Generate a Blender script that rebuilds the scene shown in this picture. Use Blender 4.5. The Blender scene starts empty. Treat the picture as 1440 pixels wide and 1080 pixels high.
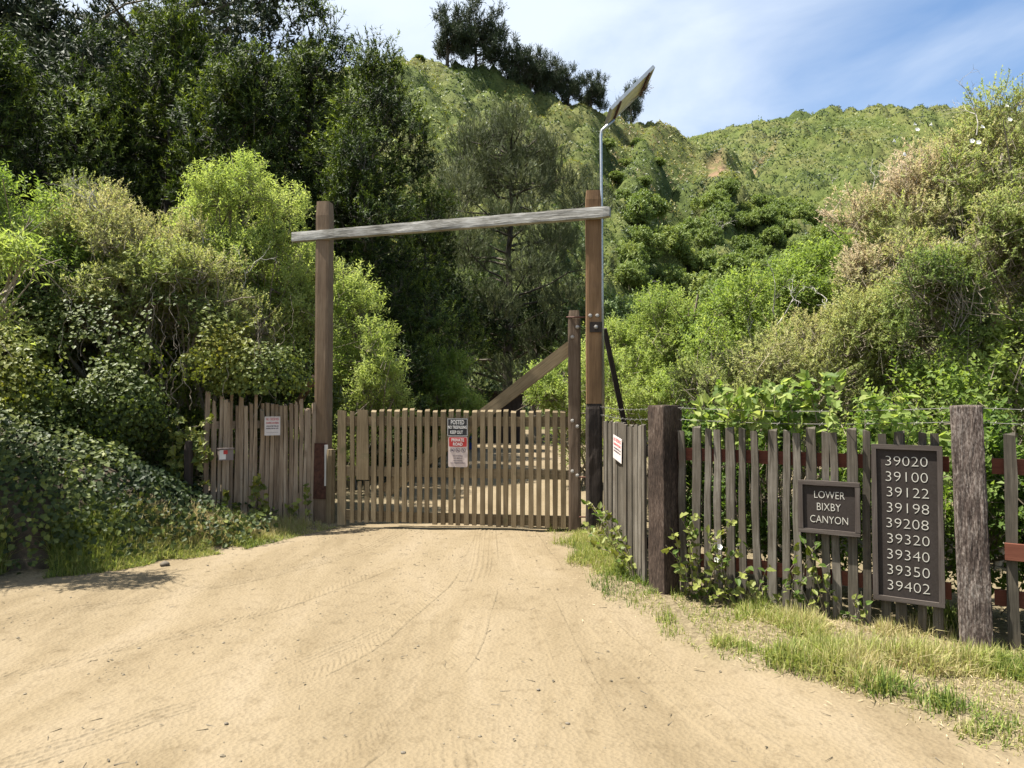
import bpy, math, random
import numpy as np
from mathutils import Vector, Matrix
rad = math.radians
S = bpy.context.scene
COL = S.collection

# ------------------------------------------------------------------ camera
F, CX, CY, HOR, EYE = 1000.0, 720.0, 540.0, 570.0, 1.6
PITCH = math.atan((HOR - CY) / F)
cd = bpy.data.cameras.new('camera')
cam = bpy.data.objects.new('camera', cd)
COL.objects.link(cam)
cd.sensor_width = 36.0
cd.lens = 36.0 * F / 1440.0
cd.clip_start = 0.05
cd.clip_end = 3000
cam.location = (0, 0, EYE)
cam.rotation_euler = (rad(90) + PITCH, 0, 0)
S.camera = cam

# ------------------------------------------------------------------ world, sun, exposure
SUN = Vector((-0.40, 0.01, 0.917)).normalized()
w = bpy.data.worlds.new('World')
S.world = w
w.use_nodes = True
nt = w.node_tree
nt.nodes.clear()
out = nt.nodes.new('ShaderNodeOutputWorld')
bg = nt.nodes.new('ShaderNodeBackground')
sky = nt.nodes.new('ShaderNodeTexSky')
sky.sky_type = 'NISHITA'
sky.sun_disc = False
sky.sun_elevation = math.asin(SUN.z)
sky.sun_rotation = math.atan2(SUN.x, SUN.y)
sky.altitude = 50
sky.air_density = 1.0
sky.dust_density = 0.6
sky.ozone_density = 1.6
tc = nt.nodes.new('ShaderNodeTexCoord')
sep = nt.nodes.new('ShaderNodeSeparateXYZ')
nt.links.new(tc.outputs['Generated'], sep.inputs[0])
mp = nt.nodes.new('ShaderNodeMapping')
mp.inputs['Scale'].default_value = (1.6, 1.6, 4.2)
mp.inputs['Rotation'].default_value = (0, rad(-16), 0)
mp.inputs['Location'].default_value = (0.3, 1.7, 0.2)
nt.links.new(tc.outputs['Generated'], mp.inputs[0])
nz = nt.nodes.new('ShaderNodeTexNoise')
nz.inputs['Scale'].default_value = 1.5
nz.inputs['Detail'].default_value = 8
nz.inputs['Roughness'].default_value = 0.52
nz.inputs['Distortion'].default_value = 0.35
nt.links.new(mp.outputs[0], nz.inputs['Vector'])
# thin veil of cloud, thicker to the west (left) and thinning to the east
mr = nt.nodes.new('ShaderNodeMapRange')
mr.inputs['From Min'].default_value = -0.15
mr.inputs['From Max'].default_value = 0.58
mr.inputs['To Min'].default_value = 0.42
mr.inputs['To Max'].default_value = -0.02
nt.links.new(sep.outputs['X'], mr.inputs['Value'])
ad = nt.nodes.new('ShaderNodeMath')
ad.operation = 'ADD'
nt.links.new(nz.outputs['Fac'], ad.inputs[0])
nt.links.new(mr.outputs[0], ad.inputs[1])
rp = nt.nodes.new('ShaderNodeMapRange')
rp.interpolation_type = 'SMOOTHSTEP'
rp.inputs['From Min'].default_value = 0.40
rp.inputs['From Max'].default_value = 0.98
rp.inputs['To Min'].default_value = 0.0
rp.inputs['To Max'].default_value = 0.92
nt.links.new(ad.outputs[0], rp.inputs['Value'])
mx = nt.nodes.new('ShaderNodeMix')
mx.data_type = 'RGBA'
nt.links.new(rp.outputs[0], mx.inputs['Factor'])
hs = nt.nodes.new('ShaderNodeHueSaturation')
hs.inputs['Saturation'].default_value = 1.2
nt.links.new(sky.outputs[0], hs.inputs['Color'])
nt.links.new(hs.outputs[0], mx.inputs[6])
mx.inputs[7].default_value = (4.8, 5.3, 5.95, 1)
nt.links.new(mx.outputs[2], bg.inputs[0])
bg.inputs[1].default_value = 0.064
nt.links.new(bg.outputs[0], out.inputs[0])

sl = bpy.data.lights.new('sun', 'SUN')
sl.energy = 4.8
sl.angle = rad(0.53)
sl.color = (1.0, 0.95, 0.86)
so = bpy.data.objects.new('sun', sl)
COL.objects.link(so)
so.rotation_euler = SUN.to_track_quat('Z', 'Y').to_euler()
so.location = (-10, 0, 30)
vs = S.view_settings
vs.view_transform = 'Standard'
vs.look = 'None'
vs.exposure = 1.65
vs.gamma = 1.0
vs.use_curve_mapping = False
S.cycles.max_bounces = 8
S.cycles.diffuse_bounces = 4
S.cycles.transparent_max_bounces = 8

# ------------------------------------------------------------------ projection helpers
FW = Vector((0, math.cos(PITCH), math.sin(PITCH)))
UP = Vector((0, -math.sin(PITCH), math.cos(PITCH)))


def at(px, py, Y):
    """world point at depth Y seen at photo pixel px, py"""
    d = FW * F + Vector((1, 0, 0)) * (px - CX) + UP * (CY - py)
    k = Y / d.y
    return Vector((d.x * k, Y, EYE + d.z * k))


def gnd(px, py):
    d = FW * F + Vector((1, 0, 0)) * (px - CX) + UP * (CY - py)
    k = -EYE / d.z
    return Vector((d.x * k, d.y * k, 0))


# ------------------------------------------------------------------ numeric helpers
def rng_(seed):
    return np.random.default_rng(seed)


def vnoise(P, scale, seed=0):
    """3-D value noise in 0..1 at points P (n,3) or (n,2)"""
    P = np.asarray(P, float) * scale
    if P.shape[1] == 2:
        P = np.column_stack([P, np.zeros(len(P))])
    i = np.floor(P).astype(np.int64)
    f = P - i
    f = f * f * (3 - 2 * f)
    r = np.zeros(len(P))
    for dx in (0, 1):
        for dy in (0, 1):
            for dz in (0, 1):
                h = (i[:, 0] + dx) * 374761393 + (i[:, 1] + dy) * 668265263 + (i[:, 2] + dz) * 2147483647 + seed * 974711
                h = (h ^ (h >> 13)) * 1274126177
                h = (h ^ (h >> 16)) & 0xffff
                wt = (f[:, 0] if dx else 1 - f[:, 0]) * (f[:, 1] if dy else 1 - f[:, 1]) * (f[:, 2] if dz else 1 - f[:, 2])
                r += wt * (h / 65535.0)
    return r


def fbm(P, scale, seed=0, oct=3):
    a, s, t = 0.5, scale, 0
    v = np.zeros(len(P))
    for k in range(oct):
        v += a * vnoise(P, s, seed + k * 17)
        t += a
        a *= 0.5
        s *= 2.1
    return v / t


def unit(a):
    return a / np.maximum(np.linalg.norm(a, axis=-1, keepdims=True), 1e-9)


class Geo:
    """collects triangles for one mesh"""

    def __init__(s):
        s.V, s.F, s.T, s.n = [], [], [], 0

    def add(s, V, Fa, T=0.5):
        V = np.asarray(V, float).reshape(-1, 3)
        Fa = np.asarray(Fa, np.int64).reshape(-1, 3)
        s.V.append(V)
        s.F.append(Fa + s.n)
        s.T.append(np.broadcast_to(np.asarray(T, float), (len(V),)))
        s.n += len(V)

    def mesh(s, name, mat, smooth=False):
        V, Fa, T = np.concatenate(s.V), np.concatenate(s.F), np.concatenate(s.T)
        me = bpy.data.meshes.new(name)
        me.vertices.add(len(V))
        me.vertices.foreach_set('co', V.astype(np.float32).ravel())
        me.loops.add(len(Fa) * 3)
        me.loops.foreach_set('vertex_index', Fa.astype(np.int32).ravel())
        me.polygons.add(len(Fa))
        me.polygons.foreach_set('loop_start', np.arange(0, len(Fa) * 3, 3, dtype=np.int32))
        me.polygons.foreach_set('use_smooth', np.full(len(Fa), bool(smooth)))
        at_ = me.attributes.new('tint', 'FLOAT', 'POINT')
        at_.data.foreach_set('value', T.astype(np.float32))
        me.update(calc_edges=True)
        if mat:
            me.materials.append(mat)
        return me

    # -- shapes
    def leaves(s, P, D, N, L, W, fold, T):
        """folded diamond leaves: base P, direction D, normal N"""
        n = len(P)
        L = np.broadcast_to(np.asarray(L, float), (n,))[:, None]
        W = np.broadcast_to(np.asarray(W, float), (n,))[:, None]
        D = unit(D)
        Sd = unit(np.cross(D, N))
        Nn = np.cross(Sd, D)
        mid = P + D * L * 0.42
        V = np.stack([P, mid + Sd * W / 2 + Nn * W * fold, P + D * L - Nn * L * 0.06, mid - Sd * W / 2 + Nn * W * fold], 1).reshape(-1, 3)
        b = np.arange(n)[:, None] * 4
        Fa = np.concatenate([b + [0, 1, 2], b + [0, 2, 3]], 1).reshape(-1, 3)
        s.add(V, Fa, np.repeat(np.broadcast_to(T, (n,)), 4))

    def tris(s, P, D, N, L, W, T):
        n = len(P)
        L = np.broadcast_to(np.asarray(L, float), (n,))[:, None]
        W = np.broadcast_to(np.asarray(W, float), (n,))[:, None]
        D = unit(D)
        Sd = unit(np.cross(D, N))
        V = np.stack([P + Sd * W / 2, P - Sd * W / 2, P + D * L], 1).reshape(-1, 3)
        s.add(V, np.arange(n * 3).reshape(-1, 3), np.repeat(np.broadcast_to(T, (n,)), 3))

    def shaped(s, outline, P, D, N, L, T, cup=0.12):
        """leaves from a 2-D outline (k,2): x along, y across; fan from the base"""
        n, k = len(P), len(outline)
        D = unit(D)
        Sd = unit(np.cross(D, N))
        Nn = np.cross(Sd, D)
        L = np.broadcast_to(np.asarray(L, float), (n,))[:, None, None]
        o = np.asarray(outline, float)
        V = P[:, None] + L * (o[None, :, 0:1] * D[:, None] + o[None, :, 1:2] * Sd[:, None] + (np.abs(o[None, :, 1:2]) * cup * 2 - o[None, :, 0:1] ** 2 * cup) * Nn[:, None])
        tri = np.array([[0, i, i + 1] for i in range(1, k - 1)])
        Fa = (np.arange(n)[:, None, None] * k + tri[None]).reshape(-1, 3)
        s.add(V.reshape(-1, 3), Fa, np.repeat(np.broadcast_to(T, (n,)), k))

    def tube(s, pts, r, sides=5, T=0.5, cap=True):
        pts = np.asarray(pts, float)
        n = len(pts)
        r = np.broadcast_to(np.asarray(r, float), (n,))
        d = unit(np.gradient(pts, axis=0))
        a = np.tile([0.0, 0, 1], (n, 1))
        a[np.abs(d[:, 2]) > 0.9] = [1, 0, 0]
        if np.any(np.abs(d[:, 2]) > 0.9):
            a[:] = a[np.argmax(np.abs(d[:, 2]))]
            a[np.abs((a * d).sum(1)) > 0.97] = [0, 1, 0]
        x = unit(np.cross(d, a))
        y = np.cross(d, x)
        th = np.arange(sides) / sides * 2 * np.pi
        ring = pts[:, None] + r[:, None, None] * (np.cos(th)[None, :, None] * x[:, None] + np.sin(th)[None, :, None] * y[:, None])
        V = ring.reshape(-1, 3)
        Fa = []
        for i in range(n - 1):
            for j in range(sides):
                a0, a1 = i * sides + j, i * sides + (j + 1) % sides
                Fa += [[a0, a1, a1 + sides], [a0, a1 + sides, a0 + sides]]
        if cap:
            for j in range(1, sides - 1):
                Fa += [[0, j + 1, j], [(n - 1) * sides, (n - 1) * sides + j, (n - 1) * sides + j + 1]]
        s.add(V, Fa, T)

    def sticks(s, A, B, r, T=0.5):
        """many thin three-sided sticks from A to B"""
        n = len(A)
        d = unit(B - A)
        h = np.where(np.abs(d[:, 2:3]) > 0.9, [[1.0, 0, 0]], [[0, 0, 1.0]])
        x = unit(np.cross(d, h))
        y = np.cross(d, x)
        r = np.broadcast_to(np.asarray(r, float), (n,))[:, None]
        c = [(1, 0), (-.5, .87), (-.5, -.87)]
        V = np.stack([A + r * (p * x + q * y) for p, q in c] + [B + .4 * r * (p * x + q * y) for p, q in c], 1).reshape(-1, 3)
        b = np.arange(n)[:, None] * 6
        q = []
        for i in range(3):
            j = (i + 1) % 3
            q += [b + [i, j, j + 3], b + [i, j + 3, i + 3]]
        s.add(V, np.concatenate(q, 1).reshape(-1, 3), np.repeat(np.broadcast_to(T, (n,)), 6))

    def box(s, c, h, M=None, T=0.5):
        c, h = np.asarray(c, float), np.asarray(h, float)
        V = np.array([[x, y, z] for x in (-1, 1) for y in (-1, 1) for z in (-1, 1)], float) * h + c
        if M is not None:
            V = V @ np.array(M.to_3x3()).T + np.array(M.translation)
        q = [(0, 1, 3, 2), (4, 6, 7, 5), (0, 4, 5, 1), (2, 3, 7, 6), (0, 2, 6, 4), (1, 5, 7, 3)]
        s.add(V, [t for a, b, c_, d in q for t in ((a, b, c_), (a, c_, d))], T)

    def plank(s, wd, th, ht, rs, jit=0.006, rings=4, z0=0.0, top=0.0, slope=0.0):
        """weathered board along z, base at z0; slightly crooked, uneven top"""
        V = []
        ox = oy = 0
        for i in range(rings):
            t = i / (rings - 1)
            ox += rs.uniform(-jit, jit)
            oy += rs.uniform(-jit, jit) * .6
            ww = wd / 2 * (1 + rs.uniform(-.12, .12))
            for (a, b) in ((-1, -1), (1, -1), (1, 1), (-1, 1)):
                z = z0 + ht * t
                if i == rings - 1:
                    z += rs.uniform(-top, top) - (slope if b < 0 else 0)
                V.append((a * ww + ox, b * th / 2 + oy, z))
        Fa = []
        for i in range(rings - 1):
            for j in range(4):
                a, b = i * 4 + j, i * 4 + (j + 1) % 4
                Fa += [(a, b, b + 4), (a, b + 4, a + 4)]
        k = (rings - 1) * 4
        Fa += [(0, 2, 1), (0, 3, 2), (k, k + 1, k + 2), (k, k + 2, k + 3)]
        s.add(V, Fa)

    def post(s, wd, dp, ht, seed, rough=0.008, nside=6, rings=36, rnd=0.12, z0=0.0, topround=0.02, sc=18, zst=.25):
        """squared timber with worn, rough faces"""
        per = []
        for k in range(4):
            a0 = math.pi / 4 + k * math.pi / 2
            p0 = (math.copysign(1, math.cos(a0)), math.copysign(1, math.sin(a0)))
            a1 = a0 + math.pi / 2
            p1 = (math.copysign(1, math.cos(a1)), math.copysign(1, math.sin(a1)))
            for j in range(nside):
                t = j / nside
                x, y = p0[0] * (1 - t) + p1[0] * t, p0[1] * (1 - t) + p1[1] * t
                m = max(abs(x), abs(y))
                cr = min(abs(x), abs(y)) / m
                k_ = 1 - rnd * max(0, cr - .7) / .3
                per.append((x * k_, y * k_))
        per = np.array(per) * [wd / 2, dp / 2]
        n = len(per)
        V = []
        for i in range(rings):
            t = i / (rings - 1)
            sc_ = 1.0
            if i == rings - 1:
                sc_ = 1 - topround / wd
            V.append(np.column_stack([per * sc_, np.full(n, z0 + ht * t)]))
        V = np.concatenate(V)
        nrm = unit(np.column_stack([V[:, 0] / wd, V[:, 1] / dp, np.zeros(len(V))]))
        st = V * [1, 1, zst]
        dsp = (fbm(st, sc, seed, 3) - .5) * 2 * rough + (vnoise(V, 2.2, seed + 5) - .5) * rough * .8
        V = V + nrm * dsp[:, None]
        Fa = []
        for i in range(rings - 1):
            for j in range(n):
                a, b = i * n + j, i * n + (j + 1) % n
                Fa += [(a, b, b + n), (a, b + n, a + n)]
        c = len(V)
        V = np.vstack([V, [[0, 0, z0 + ht + .004], [0, 0, z0]]])
        k = (rings - 1) * n
        for j in range(n):
            Fa += [(c, k + j, k + (j + 1) % n), (c + 1, (j + 1) % n, j)]
        s.add(V, Fa)


# ------------------------------------------------------------------ object helpers
WM = {}


def link(name, me, parent=None, M=None):
    o = bpy.data.objects.new(name, me)
    COL.objects.link(o)
    M = M or Matrix()
    if parent is not None:
        o.parent = parent
        o.matrix_basis = WM[parent.name].inverted() @ M
    else:
        o.matrix_basis = M
    WM[o.name] = M.copy()
    return o


def tag(o, label=None, cat=None, group=None, kind=None):
    if label:
        o['label'] = label
    if cat:
        o['category'] = cat
    if group:
        o['group'] = group
    if kind:
        o['kind'] = kind
    return o


def thing(name, label, cat, loc, group=None):
    o = link(name, None, None, Matrix.Translation(Vector(loc)))
    o.empty_display_size = .2
    return tag(o, label, cat, group)


def clone(o, parent, M):
    c = o.copy()
    COL.objects.link(c)
    c.parent = parent
    c.matrix_basis = (WM[parent.name].inverted() @ M) if parent else M
    WM[c.name] = M.copy()
    return c


def frame(p, ex, ez=(0, 0, 1)):
    """matrix with local X along ex, local Z along ez, at p"""
    z = Vector(ez).normalized()
    x = Vector(ex)
    x = (x - z * x.dot(z)).normalized()
    y = z.cross(x)
    M = Matrix((x, y, z)).transposed().to_4x4()
    M.translation = Vector(p)
    return M


# ------------------------------------------------------------------ lettering (made first, while the scene is small)
def text_mesh(txt, h, wmax=None, bold=0.0):
    """centred lettering, cap height h, in local XY"""
    cu = bpy.data.curves.new('lettering', 'FONT')
    cu.body = txt
    cu.size = h * 1.40
    cu.align_x = 'CENTER'
    cu.align_y = 'CENTER'
    cu.extrude = 0.0012
    cu.offset = bold
    cu.resolution_u = 3
    o = bpy.data.objects.new('lettering', cu)
    COL.objects.link(o)
    dg = bpy.context.evaluated_depsgraph_get()
    me = bpy.data.meshes.new_from_object(o.evaluated_get(dg))
    bpy.data.objects.remove(o)
    n = len(me.vertices)
    co = np.zeros(n * 3, np.float32)
    me.vertices.foreach_get('co', co)
    co = co.reshape(-1, 3)
    co[:, 0] -= (co[:, 0].min() + co[:, 0].max()) / 2
    co[:, 1] -= (co[:, 1].min() + co[:, 1].max()) / 2
    hh = co[:, 1].max() - co[:, 1].min()
    co[:, 1] *= h / hh
    ww = co[:, 0].max() - co[:, 0].min()
    if wmax:
        co[:, 0] *= wmax / ww
    me.vertices.foreach_set('co', co.ravel())
    me.materials.clear()
    return me


NUMS = ['39020', '39100', '39122', '39198', '39208', '39320', '39340', '39350', '39402']
TXT = {}
for t in NUMS:
    TXT[t] = text_mesh(t, .066, .255, -.0019)
for t, wd in (('LOWER', .205), ('BIXBY', .160), ('CANYON', .255)):
    TXT[t] = text_mesh(t, .052, wd, -.0010)
for t, h, wd in (('POSTED', .056, .175), ('NO TRESPASSING', .040, .245), ('KEEP OUT', .044, .165), ('PRIVATE', .040, .165), ('ROAD', .040, .125),
                 ('NO PARKING', .018, .13), ('NO BIKING', .018, .115), ('NO HIKING', .018, .115), ('NO TRESPASSING ', .018, .19)):
    TXT[t] = text_mesh(t, h, wd, .0012 if h > .035 else 0)
for t, h, wd in (('NO TRESPASS', .036, .165), ('HUNTING OR FISHING', .026, .165), ('VIOLATORS WILL BE', .017, .16), ('PROSECUTED BY LAW', .017, .16)):
    TXT[t] = text_mesh(t, h, wd, .0008)


# ------------------------------------------------------------------ materials
def newmat(name):
    m = bpy.data.materials.new(name)
    m.use_nodes = True
    t = m.node_tree
    t.nodes.clear()
    o = t.nodes.new('ShaderNodeOutputMaterial')
    b = t.nodes.new('ShaderNodeBsdfPrincipled')
    t.links.new(b.outputs[0], o.inputs[0])
    return m, t, b, o


def N(t, kind, **kw):
    n = t.nodes.new('ShaderNode' + kind)
    for k, v in kw.items():
        if hasattr(n, k) and not (k in n.inputs):
            setattr(n, k, v)
        else:
            n.inputs[k].default_value = v
    return n


def ramp(t, fac, cols, pos=None):
    r = t.nodes.new('ShaderNodeValToRGB')
    e = r.color_ramp.elements
    n = len(cols)
    while len(e) < n:
        e.new(.5)
    for i, c in enumerate(cols):
        e[i].position = pos[i] if pos else i / (n - 1)
        e[i].color = (*c, 1)
    t.links.new(fac, r.inputs[0])
    return r.outputs[0]


def bump(t, b, height, strength, dist):
    n = N(t, 'Bump', Strength=strength, Distance=dist)
    t.links.new(height, n.inputs['Height'])
    t.links.new(n.outputs[0], b.inputs['Normal'])
    return n


def leafmat(name, cols, trans=.32, rough=.55, spec=.35, pos=None):
    m, t, b, o = newmat(name)
    a = N(t, 'Attribute', attribute_name='tint')
    c = ramp(t, a.outputs['Fac'], cols, pos)
    t.links.new(c, b.inputs['Base Color'])
    b.inputs['Roughness'].default_value = rough
    b.inputs['Specular IOR Level'].default_value = spec
    tr = t.nodes.new('ShaderNodeBsdfTranslucent')
    hs = N(t, 'HueSaturation', Saturation=1.15, Value=1.25, Hue=.493)
    t.links.new(c, hs.inputs['Color'])
    t.links.new(hs.outputs[0], tr.inputs[0])
    mx = t.nodes.new('ShaderNodeMixShader')
    mx.inputs[0].default_value = trans
    t.links.new(b.outputs[0], mx.inputs[1])
    t.links.new(tr.outputs[0], mx.inputs[2])
    t.links.new(mx.outputs[0], o.inputs[0])
    return m


def woodmat(name, cols, grain=1.0, rough=.85, bs=.6, bd=.006, pos=None, blotch=None, sc=(62, 62, 2.4), rnd=1.0):
    m, t, b, o = newmat(name)
    tcn = N(t, 'TexCoord')
    oi = N(t, 'ObjectInfo')
    mul = N(t, 'Math', operation='MULTIPLY')
    t.links.new(oi.outputs['Random'], mul.inputs[0])
    mul.inputs[1].default_value = 37.0
    va = N(t, 'VectorMath', operation='ADD')
    t.links.new(tcn.outputs['Object'], va.inputs[0])
    t.links.new(mul.outputs[0], va.inputs[1])
    mpn = N(t, 'Mapping')
    mpn.inputs['Scale'].default_value = sc
    t.links.new(va.outputs[0], mpn.inputs[0])
    n1 = N(t, 'TexNoise', Scale=1.0 * grain, Detail=7, Roughness=.62, Distortion=.25)
    t.links.new(mpn.outputs[0], n1.inputs['Vector'])
    mp2 = N(t, 'Mapping')
    mp2.inputs['Scale'].default_value = (190, 190, 6)
    t.links.new(va.outputs[0], mp2.inputs[0])
    n2 = N(t, 'TexNoise', Scale=1.0, Detail=4, Roughness=.6)
    t.links.new(mp2.outputs[0], n2.inputs['Vector'])
    n3 = N(t, 'TexNoise', Scale=2.3, Detail=4, Roughness=.55)
    t.links.new(va.outputs[0], n3.inputs['Vector'])
    mix = N(t, 'Math', operation='MULTIPLY_ADD')
    t.links.new(n2.outputs['Fac'], mix.inputs[0])
    mix.inputs[1].default_value = .45
    m2 = N(t, 'Math', operation='MULTIPLY_ADD')
    t.links.new(n1.outputs['Fac'], m2.inputs[0])
    m2.inputs[1].default_value = .55
    m3 = N(t, 'Math', operation='MULTIPLY_ADD')
    t.links.new(n3.outputs['Fac'], m3.inputs[0])
    m3.inputs[1].default_value = .45
    m4 = N(t, 'Math', operation='MULTIPLY_ADD')
    t.links.new(oi.outputs['Random'], m4.inputs[0])
    m4.inputs[1].default_value = .22 * rnd
    m4.inputs[2].default_value = -.33 if rnd else -.22
    t.links.new(m4.outputs[0], m3.inputs[2])
    t.links.new(m3.outputs[0], m2.inputs[2])
    t.links.new(m2.outputs[0], mix.inputs[2])
    c = ramp(t, mix.outputs[0], cols, pos or [.22 + .56 * i / (len(cols) - 1) for i in range(len(cols))])
    if blotch:
        nb = N(t, 'TexNoise', Scale=blotch[1], Detail=5, Roughness=.6)
        t.links.new(va.outputs[0], nb.inputs['Vector'])
        rb = ramp(t, nb.outputs['Fac'], [(0, 0, 0), (1, 1, 1)], [blotch[2], blotch[2] + .14])
        mc = N(t, 'Mix', data_type='RGBA')
        t.links.new(rb, mc.inputs[0])
        t.links.new(c, mc.inputs[6])
        mc.inputs[7].default_value = (*blotch[0], 1)
        c = mc.outputs[2]
    t.links.new(c, b.inputs['Base Color'])
    b.inputs['Roughness'].default_value = rough
    b.inputs['Specular IOR Level'].default_value = .25
    bump(t, b, mix.outputs[0], bs, bd)
    return m


def plain(name, col, rough=.5, metal=0.0, noise=.12, sc=8, spec=.4):
    m, t, b, o = newmat(name)
    tcn = N(t, 'TexCoord')
    n = N(t, 'TexNoise', Scale=sc, Detail=6, Roughness=.65)
    t.links.new(tcn.outputs['Object'], n.inputs['Vector'])
    lo = tuple(max(0, x * (1 - noise * 1.6)) for x in col)
    hi = tuple(min(1, x * (1 + noise)) for x in col)
    t.links.new(ramp(t, n.outputs['Fac'], [lo, hi], [.3, .7]), b.inputs['Base Color'])
    b.inputs['Roughness'].default_value = rough
    b.inputs['Metallic'].default_value = metal
    b.inputs['Specular IOR Level'].default_value = spec
    return m


M_BARK = woodmat('bark', [(.030, .024, .017), (.076, .064, .047), (.145, .128, .102)], sc=(14, 14, 3), bd=.012)
M_TWIG = woodmat('twig', [(.090, .072, .050), (.180, .149, .108), (.270, .234, .180)], sc=(14, 14, 3))
M_DEAD = woodmat('dead_wood', [(.20, .18, .15), (.32, .30, .26), (.44, .42, .38)], sc=(14, 14, 3))
M_GATE = woodmat('gate_wood', [(.065, .046, .024), (.165, .124, .070), (.27, .212, .130)], blotch=((.11, .10, .05), 5, .60))
M_GREY = woodmat('grey_wood', [(.015, .013, .009), (.073, .062, .047), (.206, .185, .155)], blotch=((.085, .068, .050), 3.2, .56))
M_STAKE = woodmat('stake_wood', [(.09, .060, .038), (.262, .196, .132), (.43, .345, .25)], blotch=((.15, .10, .06), 4, .62))
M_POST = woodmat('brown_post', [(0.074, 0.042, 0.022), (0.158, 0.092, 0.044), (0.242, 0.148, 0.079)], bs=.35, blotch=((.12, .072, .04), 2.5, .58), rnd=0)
M_POSTL = woodmat('pale_post', [(0.079, 0.053, 0.031), (0.164, 0.112, 0.070), (0.259, 0.191, 0.124)], bs=.35, rnd=0)
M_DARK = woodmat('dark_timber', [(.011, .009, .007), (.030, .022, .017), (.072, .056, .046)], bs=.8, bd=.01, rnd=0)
M_OLD = woodmat('old_timber', [(.012, .008, .006), (.042, .029, .024), (.098, .075, .063), (.24, .205, .18)], sc=(110, 110, 42), bs=.9, bd=.006, rnd=0, pos=[.26, .42, .52, .64], blotch=((.034, .024, .019), 3.5, .62))
M_OLD2 = woodmat('dark_old_timber', [(.009, .006, .004), (.029, .019, .014), (.068, .047, .035), (.170, .140, .115)], sc=(110, 110, 26), bs=.8, bd=.006, rnd=0, pos=[.28, .46, .58, .74], blotch=((.018, .012, .009), 4, .58))
M_BEAM = woodmat('silver_beam', [(.045, .042, .036), (.20, .19, .165), (.40, .39, .36)], sc=(48, 48, 5), bs=.9, bd=.008, pos=[.28, .46, .62], blotch=((.15, .135, .10), 6, .62), rnd=0)
M_RED = woodmat('red_rail', [(.051, .015, .009), (.098, .031, .018), (.145, .053, .031)], bs=.3)
M_SIGN = woodmat('sign_board', [(.018, .013, .011), (.027, .021, .018), (.040, .032, .029)], bs=.15, bd=.002, rnd=0)
M_SIGNF = woodmat('sign_frame', [(.030, .022, .019), (.060, .048, .041), (.119, .102, .089)], bs=.4, bd=.004, rnd=0)
M_LET = plain('cream_paint', (.44, .42, .37), .6, noise=.08, sc=60)
M_STEEL = plain('galvanised_steel', (.45, .46, .46), .38, .85, .15, 30)
M_WIRE = plain('dull_wire', (.16, .15, .135), .65, .3, .3, 50)
M_RUST = plain('rusty_plate', (.085, .035, .022), .75, .2, .4, 14)
M_BOLT = plain('bolt_metal', (.32, .30, .27), .5, .5, .2, 40)
M_BLACK = plain('black_paint', (.018, .018, .02), .4)
M_WHITE = plain('white_paint', (.58, .56, .53), .45, noise=.06)
M_PAPER = plain('faded_paper', (.58, .53, .505), .6, noise=.07, sc=14)
M_REDP = plain('red_paint', (.40, .026, .024), .4, noise=.08)
M_PINK = plain('faded_red_ink', (.50, .16, .16), .6, noise=.25, sc=40)
M_INK = plain('grey_ink', (.13, .10, .11), .6, noise=.2, sc=40)
M_BACK = plain('panel_backing', (.52, .50, .37), .55, noise=.22, sc=5)
M_ALU = plain('aluminium_frame', (.55, .55, .52), .35, .6, .1, 20)
M_CELL = plain('solar_glass', (.012, .016, .045), .12, noise=.1)
M_BOXG = plain('grey_plastic', (.16, .13, .12), .5)
M_BLUE = plain('blue_plastic', (.012, .045, .22), .45)
M_STONE = woodmat('stone', [(.06, .05, .035), (.12, .10, .075), (.19, .165, .13)], sc=(20, 20, 20))
M_PEBBLE = woodmat('pebble', [(.117, .095, .063), (.180, .149, .104), (.252, .221, .171)], sc=(9, 9, 9))
M_FLOWER = leafmat('white_petals', [(.75, .75, .72), (.8, .8, .78)], .3)

G_WILLOW = leafmat('willow_leaves', [(.062, .102, .024), (.165, .235, .054), (.335, .395, .12), (.49, .51, .25)], .52, .6, .18)
G_COYOTE = leafmat('coyote_brush_leaves', [(.058, .092, .025), (.155, .20, .054), (.30, .33, .11), (.38, .345, .165), (.46, .395, .265)], .46, .6, .18)
G_DRY = leafmat('dry_brush_leaves', [(.053, .092, .024), (.15, .205, .052), (.285, .33, .105), (.41, .345, .205), (.50, .42, .32)], .46, .6, .18)
G_BRIGHT = leafmat('bright_leaves', [(.045, .088, .019), (.12, .185, .04), (.265, .335, .088), (.41, .445, .165)], .52, .55, .2)
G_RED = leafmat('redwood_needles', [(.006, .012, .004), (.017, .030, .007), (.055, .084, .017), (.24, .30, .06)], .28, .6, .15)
G_CYP = leafmat('cypress_needles', [(.014, .022, .012), (.035, .05, .024), (.075, .095, .045)], .15, .6, .2)
G_PINE = leafmat('pine_needles', [(.022, .032, .013), (.052, .066, .027), (.10, .115, .048), (.17, .17, .09)], .2, .6, .15)
G_IVY = leafmat('ivy_leaves', [(.016, .030, .006), (.046, .066, .014), (.115, .14, .026), (.30, .31, .085)], .28, .55, .25)
G_VINE = leafmat('vine_leaves', [(.035, .055, .012), (.085, .115, .024), (.18, .20, .04), (.34, .30, .06)], .4, .5, .25)
G_GRASS = leafmat('grass_blades', [(.055, .095, .022), (.14, .19, .042), (.28, .31, .085), (.40, .35, .17), (.48, .41, .24)], .42, .6, .2)
G_HILL = leafmat('hill_scrub_leaves', [(.014, .028, .009), (.046, .076, .020), (.125, .165, .040), (.22, .24, .058), (.225, .18, .08), (.165, .145, .11)], .3)
G_HTREE = leafmat('hill_tree_leaves', [(.03, .052, .018), (.09, .14, .036), (.19, .245, .062), (.30, .33, .10)], .3)


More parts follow.
